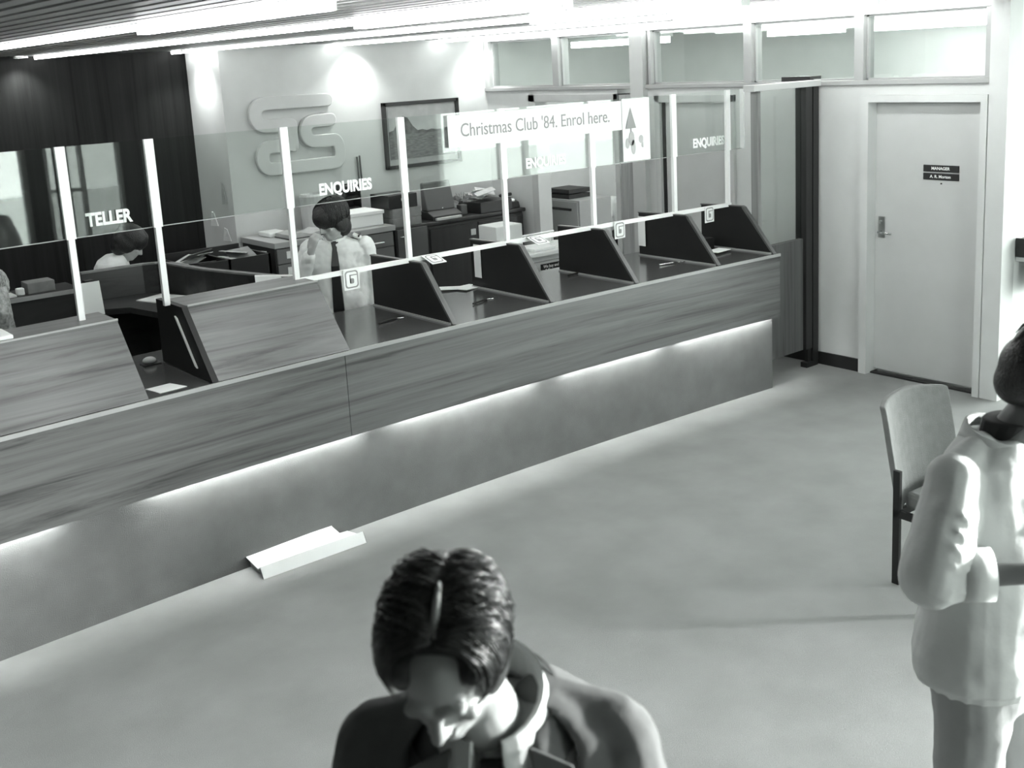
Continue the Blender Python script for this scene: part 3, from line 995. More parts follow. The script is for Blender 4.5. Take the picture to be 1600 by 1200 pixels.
MB().prism([(8.84, 1.02), (8.86, 1.08), (8.98, 1.12), (9.04, 1.12), (9.06, 1.02)], 6.99, 7.12).build('base', 'dark_plastic', t, bevel=0.01)
MB().tube([(7.055, 8.895, 1.094), (7.055, 8.89, 1.104)], 0.028, 14).build('dial', 'lettering', t)
MB().cap((6.99, 9.0, 1.145), (7.12, 9.0, 1.145), 0.018, 0.018).build('handset', 'dark_plastic', t, smooth=True)

# white equipment desk with the currency sign
t = thing('white_desk', 'white enamelled equipment desk behind the third teller position', 'desk', (5.2, 6.5, 0))
boxo('cabinet', 'white_box', 5.02, 5.80, 6.42, 6.70, 0.0, 1.03, t, 0.006)
boxo('desk_top', 'white_box', 4.98, 5.84, 6.38, 6.74, 1.03, 1.065, t, 0.006)
boxo('front_seam', 'cab_top', 5.02, 5.80, 6.412, 6.42, 0.985, 0.99, t)  # thin grey strip marking the seam across the desk front
MB().tube([(5.26, 6.70, 1.15), (5.72, 6.70, 1.15)], 0.007, 8).tube([(5.27, 6.70, 1.06), (5.27, 6.70, 1.15)], 0.007, 6).tube([(5.68, 6.70, 1.06), (5.68, 6.70, 1.15)], 0.007, 6).build('back_rail', 'white_metal', t)
s = boxo('currency_sign', 'ink', 5.335, 5.54, 6.410, 6.419, 0.86, 0.965)
tag(s, 'small black sign with white writing fixed to the white desk front', 'sign')
for k, w in enumerate(('We buy and', 'sell Currency', 'securities')):
    text('sign_lettering', w, 0.033, 'lettering', s, (5.432 if k < 2 else 5.445, 6.4095, 0.944-0.031*k), (PI/2, 0, 0), 0.0005, sx=0.95)
t = thing('white_machine', 'white boxy machine standing on the left end of the white desk', 'machine', (5.1, 6.6, 1.066))
boxo('housing', 'white_box', 4.99, 5.24, 6.50, 6.72, 1.078, 1.29, t, 0.006)
boxo('foot_rail', 'cab_top', 5.0, 5.23, 6.51, 6.71, 1.066, 1.078, t)
t = tag(boxo('paper_pile', 'paper', 5.28, 5.50, 6.42, 6.62, 1.066, 1.09, None, 0.006), 'loose white papers on top of the white desk', 'papers')
t = thing('paper_stack', 'white papers hanging over the desk edge by the badge', 'papers', (5.62, 6.5, 1.066))
for k in range(4):
    mx = Matrix.Translation((5.62+0.02*k, 6.50+0.02*k, 1.069+0.004*k)) @ Euler((0, 0, 0.3*k)).to_matrix().to_4x4()
    MB().box(-0.09, 0.09, -0.07, 0.07, -0.0015, 0.0015, mx).build('sheet', 'paper', t)

# filing cabinet and books inside the doorway
t = thing('filing_cabinet', 'pale grey filing cabinet seen through the open doorway', 'cabinet', (7.85, 8.8, 0))
boxo('body', 'cab_light', 7.65, 8.1, 8.53, 9.08, 0, 1.04, t, 0.004)
for k in range(3):
    z = 0.03+k*0.335
    d = boxo('drawer', 'cab_light', 7.635, 7.65, 8.55, 9.06, z, z+0.325, t, 0.003)
    boxo('handle', 'ink', 7.62, 7.635, 8.64, 8.97, z+0.23, z+0.255, d)
for k in range(2):
    o = boxo('ring_binder', 'ink', 7.68, 7.98, 8.72, 9.06, 1.04+k*0.055, 1.085+k*0.055, None, 0.004)
    tag(o, ['lower black ring binder on the filing cabinet', 'upper black ring binder on the filing cabinet'][k], 'binder', 'binders on the filing cabinet')

# left: dark shelf, boxes, booth
t = thing('shelf_unit', 'dark waist-high shelf unit carrying the card index box', 'shelf unit', (1.6, 8.1, 0))
boxo('body', 'dark_wood', 0.2, 2.38, 7.92, 8.20, 0, 1.07, t, 0.004)
boxo('top', 'dark_wood', 0.18, 2.40, 7.89, 8.22, 1.07, 1.10, t, 0.004)
boxo('top_edge', 'edge', 0.18, 2.40, 7.884, 7.89, 1.07, 1.10, t)
o = boxo('card_index_box', 'card', 2.07, 2.25, 7.95, 8.10, 1.10, 1.175, None, 0.004)
tag(o, 'grey card index box on the dark shelf unit', 'box')
o = boxo('paper_cup', 'paper', 2.00, 2.05, 7.95, 8.0, 1.10, 1.15, None, 0.008)
tag(o, 'small white tub beside the card index box', 'tub')
o = boxo('paper_pile', 'paper', 1.80, 1.99, 7.93, 8.08, 1.10, 1.112)
tag(o, 'thin white papers at the left of the card index box', 'papers')

bt = thing('desk_booth', 'curved dark timber booth screen around a low desk', 'booth', (2.8, 7.2, 0))
path = [(2.40, 7.86), (2.60, 7.85), (2.82, 7.835), (2.92, 7.79), (2.965, 7.69), (2.99, 7.45), (3.03, 7.2), (3.14, 6.8), (3.25, 6.45)]
rings = []
for i, p in enumerate(path):
    a, b = path[max(i-1, 0)], path[min(i+1, len(path)-1)]
    d = Vector((b[0]-a[0], b[1]-a[1])).normalized()
    n = Vector((-d.y, d.x))*0.02
    rings.append([(p[0]-n.x, p[1]-n.y, 0), (p[0]-n.x, p[1]-n.y, 1.2), (p[0]+n.x, p[1]+n.y, 1.2), (p[0]+n.x, p[1]+n.y, 0)])
MB().loft(rings).build('curved_screen', 'dark_wood', bt)
rings = []
for i, p in enumerate(path):
    a, b = path[max(i-1, 0)], path[min(i+1, len(path)-1)]
    d = Vector((b[0]-a[0], b[1]-a[1])).normalized()
    n = Vector((-d.y, d.x))*0.024
    rings.append([(p[0]-n.x, p[1]-n.y, 1.2), (p[0]-n.x, p[1]-n.y, 1.212), (p[0]+n.x, p[1]+n.y, 1.212), (p[0]+n.x, p[1]+n.y, 1.2)])
MB().loft(rings).build('capping', 'card', bt)
MB().prism([(2.40, 7.82), (2.84, 7.80), (2.94, 7.6), (3.0, 7.2), (3.10, 6.8), (3.21, 6.46), (2.95, 6.40), (2.65, 6.9), (2.55, 7.4), (2.40, 7.5)], 0.96, 1.0, 'z').build('inner_shelf', 'dark_wood', bt)
tag(MB().prism([(2.66, 7.58), (2.86, 7.66), (2.96, 7.44), (2.73, 7.36)], 1.0, 1.006, 'z').build('paper_sheet', 'paper'), 'white sheet of paper lying inside the curved booth', 'paper')
tag(MB().prism([(1.995, 1.352), (2.115, 1.352), (2.125, 1.15), (2.005, 1.15)], 6.60, 6.605, 'y').build('hanging_notice', 'paper'), 'upright white notice hanging beside the left teller opening', 'notice')
o = boxo('notice_stand', 'blacklam', 2.04, 2.09, 6.606, 6.66, 0, 1.36)
tag(o, 'dark upright stand carrying the white notice', 'stand')
mb = MB()
mb.add([(3.10, 6.62, 1.213), (3.27, 6.42, 1.213), (3.24, 6.33, 1.07), (3.06, 6.52, 1.06), (3.12, 6.66, 1.216), (3.29, 6.46, 1.216)], [(0, 1, 2, 3), (0, 1, 5, 4)])
o = mb.build('draped_paper', 'paper')
so = o.modifiers.new('thickness', 'SOLIDIFY')
so.thickness = 0.004
tag(o, 'white paper folded over the end of the booth screen', 'paper')

# tray unit left of the drawer cabinets
t = thing('low_desk', 'dark desk below the pinned notes', 'desk', (3.75, 9.0, 0))
boxo('desk_top', 'dark_wood', 3.25, 4.22, 8.35, 9.35, 0.78, 0.82, t, 0.004)
for (x, y) in ((3.28, 8.38), (4.15, 8.38), (3.28, 9.27), (4.15, 9.27)):
    boxo('leg', 'dark_plastic', x, x+0.05, y, y+0.05, 0, 0.78, t)
t = thing('filing_tray', 'black two-part filing tray stuffed with papers under the pinned notes', 'tray', (3.8, 8.95, 0.82))
g = MB()
g.box(3.50, 4.20, 8.62, 8.64, 0.82, 1.0).box(3.50, 4.20, 9.22, 9.24, 0.82, 1.03).box(3.50, 3.52, 8.62, 9.24, 0.82, 0.99).box(4.18, 4.20, 8.62, 9.24, 0.82, 1.0).box(3.82, 3.84, 8.62, 9.24, 0.82, 1.0).box(3.50, 4.20, 8.62, 9.24, 0.82, 0.83)
g.build('tray_body', 'dark_plastic', t)
for k in range(12):
    x_ = random.uniform(3.62, 3.72) if k % 2 else random.uniform(3.95, 4.05)
    mx = Matrix.Translation((x_, random.uniform(8.82, 9.05), 0.90+0.012*k)) @ Euler((random.uniform(-.4, .4), random.uniform(-.3, .3), random.uniform(-.6, .6))).to_matrix().to_4x4()
    MB().box(-0.11, 0.11, -0.09, 0.09, -0.002, 0.002, mx).build('loose_paper', ['paper', 'paper_grey', 'card'][k % 3], t)

# ------------------------------------------------------------------ things on the counter
ZT = 1.0265
tag(MB().prism([(1.828, 5.235), (1.852, 5.115), (1.992, 5.125), (1.954, 5.245)], ZT, ZT+0.002, 'z').build('deposit_slip', 'paper'), 'white deposit slip lying at the open left teller position', 'slip')
t = thing('pen_holder', 'small pale desk pen holder beside the black cheek', 'pen holder', (2.03, 5.70, ZT))
MB().ell((2.03, 5.70, ZT+0.02), (0.035, 0.03, 0.02)).build('cup', 'light_plastic', t, smooth=True)
boxo('holder_base', 'dark_plastic', 1.99, 2.08, 5.66, 5.74, ZT, ZT+0.008, t, 0.003)
for k, (x, y, a, lab) in enumerate(((3.38, 5.50, 0.15, 'dark pen lying on the counter in front of the standing teller'), (4.05, 5.48, 0.25, 'dark pen lying on the counter between the first and second dividers'),
                                    (5.00, 5.66, 0.1, 'dark pen beside the third black divider'), (5.66, 5.40, -0.2, 'silver pen on a chain beside the fourth divider'))):
    o = thing('pen', lab, 'pen', (x, y, ZT), a)
    m_ = 'ink' if k < 3 else 'chrome'
    MB().tube([(-0.07, 0, 0.008), (0.05, 0, 0.008), (0.075, 0, 0.006)], [0.007, 0.007, 0.002], 8).build('barrel', m_, o, local=True)
    MB().tube([(0.05, 0, 0.008), (0.09, 0.015, 0.003), (0.12, -0.01, 0.003), (0.16, 0.01, 0.003)], 0.003, 6).build('chain', 'chrome', o, local=True)
for k, (x, y, w, d, a, lab) in enumerate(((4.28, 5.92, 0.20, 0.14, 0.25, 'messy white papers left of the second divider'), (4.18, 5.96, 0.16, 0.10, -0.5, 'second loose white sheet left of the second divider'),
                                         (6.22, 5.42, 0.17, 0.11, 0.1, 'white paper pad beside the last divider'))):
    mx = Matrix.Translation((x, y, ZT+0.004+0.006*k)) @ Euler((0, 0.05 if k < 2 else 0, a)).to_matrix().to_4x4()
    o = MB().box(-w/2, w/2, -d/2, d/2, -0.002, 0.003, mx).build('paper_sheet', 'paper')
    tag(o, lab, 'paper')
o = boxo('stapler_box', 'ink', 6.20, 6.34, 5.56, 5.66, ZT, ZT+0.085, None, 0.006)
tag(o, 'small black box standing by the last divider', 'box')
for k, (x, lab) in enumerate(((4.320, 'thin white leaflet hung at the back edge of the second divider'), (5.812, 'thin white leaflet hung at the back edge of the fourth divider'))):
    o = boxo('leaflet', 'paper', x-0.004, x, c(x)+0.64, c(x)+0.71, 1.10, 1.32)
    tag(o, lab, 'leaflet')
o = boxo('white_ledger', 'paper', 0.75, 1.30, c(1.0)+0.27, c(1.0)+0.46, 1.369, 1.39, None, 0.006)
tag(o, 'white papers on top of the far left sloping screen', 'papers')

# floor trough
t = thing('metal_trough', 'white folded sheet-metal trough lying against the counter plinth', 'trough', (2.5, 5.06, 0))
y0 = 4.945
xa, xb = 2.20, 2.80
def trough(x, s=1.0):
    return [(x, y0, 0.002), (x, y0+0.03, 0.058), (x, y0+0.06, 0.040), (x, y0+0.195, 0.062), (x, y0+0.205, 0.066), (x, y0+0.205, 0.002), (x, y0+0.200, 0.002), (x, y0+0.200, 0.058), (x, y0+0.06, 0.035), (x, y0+0.032, 0.052), (x, y0+0.005, 0.002)]
MB().loft([trough(xa), trough(xb-0.09)]).build('folded_body', 'tray', t)
MB().loft([[(x, y0, 0.002), (x, y0+0.03, 0.058), (x, y0+0.06, 0.040), (x, y0+0.055, 0.035), (x, y0+0.032, 0.052), (x, y0+0.006, 0.002)] for x in (xb-0.09, xb)]).build('front_ridge', 'tray', t)
MB().add([(xb-0.09, y0+0.20, 0.01), (xb-0.005, y0+0.19, 0.01), (xb-0.005, y0+0.06, 0.03), (xb-0.09, y0+0.07, 0.028), (xb-0.09, y0+0.20, 0.014), (xb-0.005, y0+0.19, 0.014), (xb-0.005, y0+0.06, 0.034), (xb-0.09, y0+0.07, 0.032)],
         [(0, 1, 2, 3), (7, 6, 5, 4), (0, 4, 5, 1), (1, 5, 6, 2), (2, 6, 7, 3), (3, 7, 4, 0)]).build('end_flap', 'tray', t)
boxo('inner_baffle', 'cab', xa+0.02, xa+0.024, y0+0.045, y0+0.19, 0.002, 0.026, t)

# writing shelf in the alcove
t = thing('writing_desk', 'black-fronted writing shelf on the white alcove wall', 'desk', (8.0, 3.55, 0.75))
boxo('fascia', 'ink', 7.35, 8.8, 3.60, 3.62, 0.76, 1.0, t)
boxo('shelf', 'light_plastic', 7.35, 8.8, 3.62, 3.725, 0.97, 1.0, t)
boxo('back_board', 'card', 7.36, 8.8, 3.70, 3.725, 1.0, 1.12, t)
boxo('upright', 'ink', 7.345, 7.36, 3.60, 3.725, 1.0, 1.13, t)

# ================================================================== CHAIR
ch = thing('lobby_chair', 'upholstered visitor chair with a curved pale back and thin black legs', 'chair', (4.58, 2.55, 0), 0)
# frame directions: chair faces +x/-y; u = along the back (left edge -> right edge), f = forward
u = Vector((1, -0.05, 0)).normalized()
f = Vector((u.y, -u.x, 0))            # forward (towards the camera side)
P0 = Vector((4.35, 2.80, 0))          # left back corner at the floor
def cp(a, b, z):
    return P0+u*a+f*b+Vector((0, 0, z))
Wc = 0.50
rings = []
for k in range(9):
    z = 0.36+0.50*k/8
    lean = -0.10*(k/8)
    ring = []
    for j in range(13):
        a = Wc*j/12
        bow = 0.075*(1-((j-6)/6)**2)
        ring.append(cp(a, -bow+lean+0.07, z-(0.02*((j-6)/6)**2 if k == 8 else 0)))
    for j in range(12, -1, -1):
        a = Wc*j/12
        bow = 0.075*(1-((j-6)/6)**2)
        ring.append(cp(a, -bow+lean+0.07+0.035, z-(0.02*((j-6)/6)**2 if k == 8 else 0)))
    rings.append(ring)
MB().loft(rings).build('backrest', 'upholstery', ch, bevel=0.008)
MB().loft([[cp(0.02, 0.10, z), cp(Wc-0.02, 0.10, z), cp(Wc-0.02, 0.52, z), cp(0.02, 0.52, z)] for z in (0.37, 0.45)]).build('seat', 'upholstery', ch, bevel=0.02)
for a in (-0.015, Wc+0.015):
    MB().loft([[cp(a-0.009, 0.07, z), cp(a+0.009, 0.07, z), cp(a+0.009, 0.105, z), cp(a-0.009, 0.105, z)] for z in (0, 0.56)]).build('leg', 'black_tube', ch)
    MB().loft([[cp(a-0.009, 0.47, z), cp(a+0.009, 0.47, z), cp(a+0.009, 0.505, z), cp(a-0.009, 0.505, z)] for z in (0, 0.42)]).build('leg', 'black_tube', ch)
g = MB()
for a in (-0.015, Wc+0.015):
    g.loft([[cp(a-0.009, b, 0.335), cp(a+0.009, b, 0.335), cp(a+0.009, b, 0.37), cp(a-0.009, b, 0.37)] for b in (0.07, 0.505)])
g.loft([[cp(a, 0.08, 0.335), cp(a, 0.10, 0.335), cp(a, 0.10, 0.37), cp(a, 0.08, 0.37)] for a in (-0.015, Wc+0.015)])
g.build('seat_frame', 'black_tube', ch)


# ================================================================== PEOPLE
def V(*a):
    return Vector(a)


def fuse(o, voxel, it=4, fac=0.5):
    r = o.modifiers.new('fuse', 'REMESH')
    r.mode = 'VOXEL'
    r.voxel_size = voxel
    r.use_smooth_shade = True
    s_ = o.modifiers.new('soften', 'SMOOTH')
    s_.iterations = it
    s_.factor = fac
    return o


def rumple(o, strength, size):
    tx = bpy.data.textures.get('cloth_folds_%s' % size)
    if tx is None:
        tx = bpy.data.textures.new('cloth_folds_%s' % size, 'CLOUDS')
        tx.noise_scale = size
        tx.noise_depth = 2
    d = o.modifiers.new('folds', 'DISPLACE')
    d.texture = tx
    d.texture_coords = 'LOCAL'
    d.strength = strength
    d.mid_level = 0.5
    return o


def ring(cx_, cy_, z, rx, ry, n=28, p=2.3):
    """superellipse section of a torso"""
    out = []
    for k in range(n):
        a = 2*PI*k/n
        ca, sa = math.cos(a), math.sin(a)
        out.append(Vector((cx_+rx*math.copysign(abs(ca)**(2/p), ca), cy_+ry*math.copysign(abs(sa)**(2/p), sa), z)))
    return out


def head_blobs(g, hm):
    """hm: 4x4 head matrix (origin mid-head, -Y face, Z up); adds the skull, face and neck root to the body"""
    def E(cc, r, rot=None):
        R = hm.to_3x3() @ (rot.to_matrix() if rot else Matrix.Identity(3))
        g.ell(hm @ Vector(cc), r, R)
    def K(a, b, r0, r1, flat=1.0):
        g.cap(hm @ Vector(a), hm @ Vector(b), r0, r1, 10, flat)
    E((0, 0.012, 0.035), (0.075, 0.093, 0.085))        # cranium
    E((0, -0.028, 0.045), (0.062, 0.058, 0.062))      # forehead
    E((0, -0.035, -0.03), (0.056, 0.052, 0.072))      # face
    E((0, -0.062, -0.088), (0.028, 0.024, 0.022))      # chin
    K((-0.045, -0.02, -0.07), (-0.012, -0.066, -0.092), 0.018, 0.016)
    K((0.045, -0.02, -0.07), (0.012, -0.066, -0.092), 0.018, 0.016)
    K((0, -0.086, 0.012), (0, -0.108, -0.026), 0.008, 0.012)   # nose
    K((-0.011, -0.094, -0.032), (0.011, -0.094, -0.032), 0.009, 0.009)
    K((-0.035, -0.082, 0.022), (-0.012, -0.09, 0.018), 0.009, 0.008)   # brows
    K((0.035, -0.082, 0.022), (0.012, -0.09, 0.018), 0.009, 0.008)
    K((-0.018, -0.086, -0.058), (0.018, -0.086, -0.058), 0.006, 0.006)   # lips
    K((-0.014, -0.084, -0.067), (0.014, -0.084, -0.067), 0.007, 0.007)
    E((-0.040, -0.070, -0.020), (0.018, 0.012, 0.014))     # cheeks
    E((0.040, -0.070, -0.020), (0.018, 0.012, 0.014))
    for s_ in (-1, 1):                                    # ears
        E((s_*0.078, 0.008, -0.008), (0.008, 0.018, 0.030))
        E((s_*0.080, 0.010, -0.028), (0.008, 0.010, 0.012))


def hand(g, w, d, n, side, curl=0.4, s=1.0, spread=1.0):
    """hand from the wrist w along d, palm normal n; side +1 puts the thumb on d x n"""
    d, n = Vector(d).normalized(), Vector(n).normalized()
    n = (n-d*n.dot(d)).normalized()
    b = d.cross(n)*side
    w = Vector(w)
    g.cap(w-d*0.02, w+d*0.02, 0.026*s, 0.024*s, 10, 0.8)
    for k in (-1, -0.33, 0.33, 1):
        g.cap(w+b*k*0.014*s+d*0.012, w+d*0.085*s+b*k*0.030*s, 0.015*s, 0.0125*s, 8)
    for k, L in ((-1.15, 0.062), (-0.4, 0.076), (0.4, 0.082), (1.15, 0.074)):
        p = w+d*0.088*s+b*k*0.026*s
        a = 0.15*curl
        r = 0.0088*s
        for j, fr in enumerate((0.45, 0.32, 0.23)):
            a += curl*(0.75 if j else 0.45)
            dd = (d*math.cos(a)+n*math.sin(a)+b*k*0.05*spread).normalized()
            q = p+dd*L*fr*s
            g.cap(p, q, r, r*0.9, 8)
            p, r = q, r*0.9
    p = w+d*0.025*s+b*0.026*s
    q = p+(d*0.65+b*0.65+n*0.35).normalized()*0.042*s
    g.cap(p, q, 0.014*s, 0.011*s, 8)
    g.cap(q, q+(d*0.85+b*0.15+n*0.45).normalized()*0.034*s, 0.0105*s, 0.009*s, 8)


def hair_shell(g, hm, k=1.0, low=-0.03, fringe=0.03, back=-0.09, front=True):
    """hair volume over the skull; open over the face"""
    def E(cc, r, rot=None):
        R = hm.to_3x3() @ (rot.to_matrix() if rot else Matrix.Identity(3))
        g.ell(hm @ Vector(cc), [q*k for q in r], R)
    if front:
        E((0, 0.012, 0.050), (0.088, 0.108, 0.088))
    else:
        E((0, 0.036, 0.052), (0.087, 0.090, 0.086))
    E((0, 0.045, 0.0), (0.084, 0.080, 0.085))
    if back < -0.05:
        E((0, 0.048, back+0.045), (0.076, 0.062, 0.072))
    for s_ in (-1, 1):
        E((s_*0.066, 0.018, low+0.03), (0.026, 0.058, 0.070))
    if front:
        E((0, -0.045, 0.085), (0.066, 0.045, 0.036+fringe*0.2))


def strands(g, hm, n, spread, part=None, length=0.10, rad=0.0017, zmin=-0.02, rnd=0.01, off=1.03):
    """combed locks lying over the hair volume"""
    for i in range(n):
        side = random.choice((-1, 1))
        y0 = random.uniform(-0.065, 0.10)
        x0 = side*random.uniform(0.002, 0.05) + (part or 0)
        pts = []
        L = length*random.uniform(0.6, 1.15)
        ph = math.asin(max(-0.95, min(0.95, x0/0.092)))
        th = y0/0.10
        nst = 7
        lift = random.uniform(0.0, rnd)
        sway = random.uniform(-0.25, 0.25)
        for k in range(nst):
            t = k/(nst-1)
            a = ph+side*(L/0.09)*t
            yy = th+spread*t+sway*t*t
            yy = max(-1.1, min(1.25, yy))
            cyl = math.cos(min(1.4, abs(yy)))**0.6
            r = (0.0895*off+lift*math.sin(PI*min(1, t*1.2)))
            p = Vector((math.sin(a)*r*cyl, 0.022+0.102*off*math.sin(max(-1.5, min(1.5, yy))), 0.048+math.cos(a)*r*cyl))
            if p.z < zmin:
                p.z = zmin+(p.z-zmin)*0.9
            pts.append(hm @ p)
        g.tube(pts, [rad*(1-0.75*(k/(nst-1))**2) for k in range(nst)], 4, True)


def headm(loc, rot):
    return Matrix.LocRotScale(Vector(loc), Euler(rot), None)


def eyes(hm, parent):
    g = MB()
    for s_ in (-1, 1):
        g.ell(hm @ Vector((s_*0.030, -0.074, 0.004)), (0.0115, 0.0115, 0.0115), n=8)
    return g.build('eyes', 'eye', parent, smooth=True, local=True)


def legs(g, hipz, hw, fwd=0.0, feet=((-0.10, 0.0), (0.10, 0.0)), r=(0.085, 0.058, 0.04)):
    for s_, (fx_, fy_) in zip((-1, 1), feet):
        hip = V(s_*hw, fwd, hipz)
        kn = V(s_*hw*0.6+fx_*0.4, (fwd+fy_)/2-0.02, hipz*0.53)
        an = V(fx_, fy_, 0.08)
        g.cap(hip, kn, r[0], r[1], 14)
        g.cap(kn, an, r[1], r[2], 12)


def trousers(g, hipz, hw, fwd=0.0, feet=((-0.10, 0.0), (0.10, 0.0)), w=1.0):
    g.loft([ring(0, fwd, hipz-0.10, 0.17*w, 0.115*w), ring(0, fwd, hipz, 0.172*w, 0.12*w), ring(0, fwd, hipz+0.09, 0.155*w, 0.108*w)])
    for s_, (fx_, fy_) in zip((-1, 1), feet):
        kn = V(s_*hw*0.6+fx_*0.4, (fwd+fy_)/2-0.02, hipz*0.53)
        g.cap(V(s_*hw, fwd, hipz-0.02), kn, 0.098*w, 0.080*w, 14)
        g.tube([kn+V(0, 0, 0.03), V((kn.x+fx_)/2, (kn.y+fy_)/2, (kn.z+0.08)/2), V(fx_, fy_, 0.045)], [0.080*w, 0.078*w, 0.085*w], 14)


def shoes(par, feet):
    for (fx_, fy_) in feet:
        g = MB()
        g.loft([[V(fx_+a, fy_+b, z) for a, b in ((-0.034*k, 0.055), (0.034*k, 0.055), (0.046*k, -0.10), (0.030*k, -0.185), (-0.030*k, -0.185), (-0.046*k, -0.10))] for z, k in ((0, 1.0), (0.03, 1.0), (0.055, 0.8))])
        g.loft([ring(fx_, fy_+0.01, 0.03, 0.04, 0.055, 12), ring(fx_, fy_, 0.10, 0.042, 0.05, 12)])
        g.build('shoe', 'ink', par, bevel=0.01, local=True)


def arm_skin(g, sh, el, wr):
    g.cap(sh, el, 0.048, 0.038, 12)
    g.cap(el, wr, 0.038, 0.025, 12)


def sleeve(g, sh, el, wr, r=(0.066, 0.056, 0.046), bag=0.0):
    g.cap(sh, el, r[0], r[1], 14)
    g.cap(el, wr, r[1], r[2], 14)


def collar(g, cx_, cy_, z, rx, ry, h=0.035, gap=0.35, th=0.006, drop=0.03, lean=0.012, tilt=0.0):
    """turned-down shirt collar, open at the front (-Y)"""
    n = 22
    inner, outer = [], []
    rings = []
    for k in range(n+1):
        a = -PI/2+gap+(2*PI-2*gap)*k/n
        ca, sa = math.cos(a), math.sin(a)
        zz = z+tilt*sa
        e = abs(k/n-0.5)*2
        rings.append([V(cx_+rx*ca, cy_+ry*sa, zz), V(cx_+(rx-0.002)*ca, cy_+(ry-0.002)*sa, zz+h*(1-0.15*e)), V(cx_+(rx+0.008)*ca, cy_+(ry+0.008)*sa, zz+h*(1-0.15*e)+0.003),
                      V(cx_+(rx+0.024+lean*e)*ca, cy_+(ry+0.024+lean*e)*sa, zz-drop*(0.3+e**3)), V(cx_+(rx+0.018+lean*e)*ca, cy_+(ry+0.018+lean*e)*sa, zz-drop*(0.3+e**3)), V(cx_+(rx+0.006)*ca, cy_+(ry+0.006)*sa, zz+h*0.7)])
    g.loft(rings)
    return g


# ---- teller standing behind the counter -------------------------------------------------
tl = thing('person', 'person in a pale shirt and dark tie standing behind the counter, hand at mouth', 'person', (3.52, 6.27, 0), math.radians(-38))
hm = headm((-0.01, -0.045, 1.555), (math.radians(20), 0, math.radians(-42)))
shR, elR, wrR = V(-0.180, 0.0, 1.375), V(-0.250, -0.06, 1.13), V(-0.135, -0.19, 1.385)
shL, elL, wrL = V(0.185, 0.0, 1.385), V(0.235, 0.03, 1.12), V(0.235, -0.07, 0.90)
g = MB()
head_blobs(g, hm)
g.cap(V(0, 0.0, 1.38), V(-0.004, -0.02, 1.50), 0.052, 0.050)
g.loft([ring(0, 0, z, rx, ry) for z, rx, ry in ((0.86, 0.145, 0.095), (1.0, 0.135, 0.09), (1.2, 0.15, 0.10), (1.34, 0.165, 0.098), (1.41, 0.12, 0.075), (1.43, 0.06, 0.055))])
arm_skin(g, shR, elR, wrR)
arm_skin(g, shL, elL, wrL)
hand(g, wrR, (0.30, -0.05, 0.95), (0.7, 0.75, 0.0), 1, 1.25)
hand(g, wrL, (0, -0.1, -1), (-1, 0, 0), -1, 0.5)
legs(g, 0.90, 0.085)
fuse(g.build('body', 'skin', tl, local=True), 0.0065, 3)
g = MB()
g.loft([ring(0, 0, z, rx, ry) for z, rx, ry in ((0.90, 0.160, 0.108), (0.94, 0.185, 0.128), (1.0, 0.178, 0.120), (1.12, 0.172, 0.118), (1.26, 0.186, 0.122), (1.36, 0.190, 0.112), (1.415, 0.145, 0.088), (1.44, 0.075, 0.066), (1.448, 0.062, 0.060))])
sleeve(g, shR, elR, wrR-(wrR-elR).normalized()*0.035, (0.060, 0.055, 0.040))
sleeve(g, shL, elL, wrL-(wrL-elL).normalized()*0.03, (0.060, 0.055, 0.044))
for k in range(10):                                       # soft folds at the waist and elbows
    a = random.uniform(0, 2*PI)
    g.ell(V(0.165*math.cos(a), 0.11*math.sin(a), random.uniform(0.93, 1.0)), (0.03, 0.02, 0.022))
sh = rumple(fuse(g.build('shirt', 'shirt', tl, local=True), 0.008, 3), 0.03, 0.10)
collar(MB(), -0.002, -0.012, 1.425, 0.058, 0.060, 0.034, 0.18, tilt=0.018).build('collar', 'shirt', sh, local=True)
MB().loft([[V(s_*0.190, -0.03, 1.405), V(s_*0.110, -0.04, 1.447), V(s_*0.110, 0.04, 1.452), V(s_*0.190, 0.03, 1.41)] for s_ in (1,)] +
          [[V(0.190, -0.03, 1.42), V(0.110, -0.04, 1.462), V(0.110, 0.04, 1.466), V(0.190, 0.03, 1.425)]]).build('epaulette', 'shirt', sh, bevel=0.004, local=True)
MB().tube([V(0.150, -0.045, 1.449), V(0.150, 0.045, 1.457)], 0.006, 6).build('epaulette_stripe', 'ink', sh, local=True)
g = MB()
g.loft([[V(-0.024, -0.086, 1.425), V(0.024, -0.086, 1.425), V(0.024, -0.070, 1.43), V(-0.024, -0.070, 1.43)],
        [V(-0.015, -0.102, 1.385), V(0.015, -0.102, 1.385), V(0.015, -0.090, 1.385), V(-0.015, -0.090, 1.385)],
        [V(-0.026, -0.142, 1.28), V(0.026, -0.142, 1.28), V(0.026, -0.120, 1.28), V(-0.026, -0.120, 1.28)],
        [V(-0.032, -0.142, 1.10), V(0.032, -0.142, 1.10), V(0.032, -0.118, 1.10), V(-0.032, -0.118, 1.10)],
        [V(-0.036, -0.140, 0.97), V(0.036, -0.140, 0.97), V(0.036, -0.124, 0.97), V(-0.036, -0.124, 0.97)],
        [V(-0.004, -0.142, 0.92), V(0.004, -0.142, 0.92), V(0.004, -0.126, 0.92), V(-0.004, -0.126, 0.92)]])
g.build('tie', 'tie_dark', tl, bevel=0.004, local=True)
ft = ((-0.10, 0.02), (0.11, -0.02))
g = MB()
trousers(g, 0.86, 0.085, 0, ft)
fuse(g.build('trousers', 'cloth_black', tl, local=True), 0.012, 3)
shoes(tl, ft)
g = MB()
hair_shell(g, hm, 1.06, back=-0.10, low=-0.035)
g.ell(hm @ V(0, -0.002, 0.048), (0.095, 0.120, 0.090), hm.to_3x3())
hs = fuse(g.build('hair', 'hair_black', tl, local=True), 0.006, 8)
g = MB()
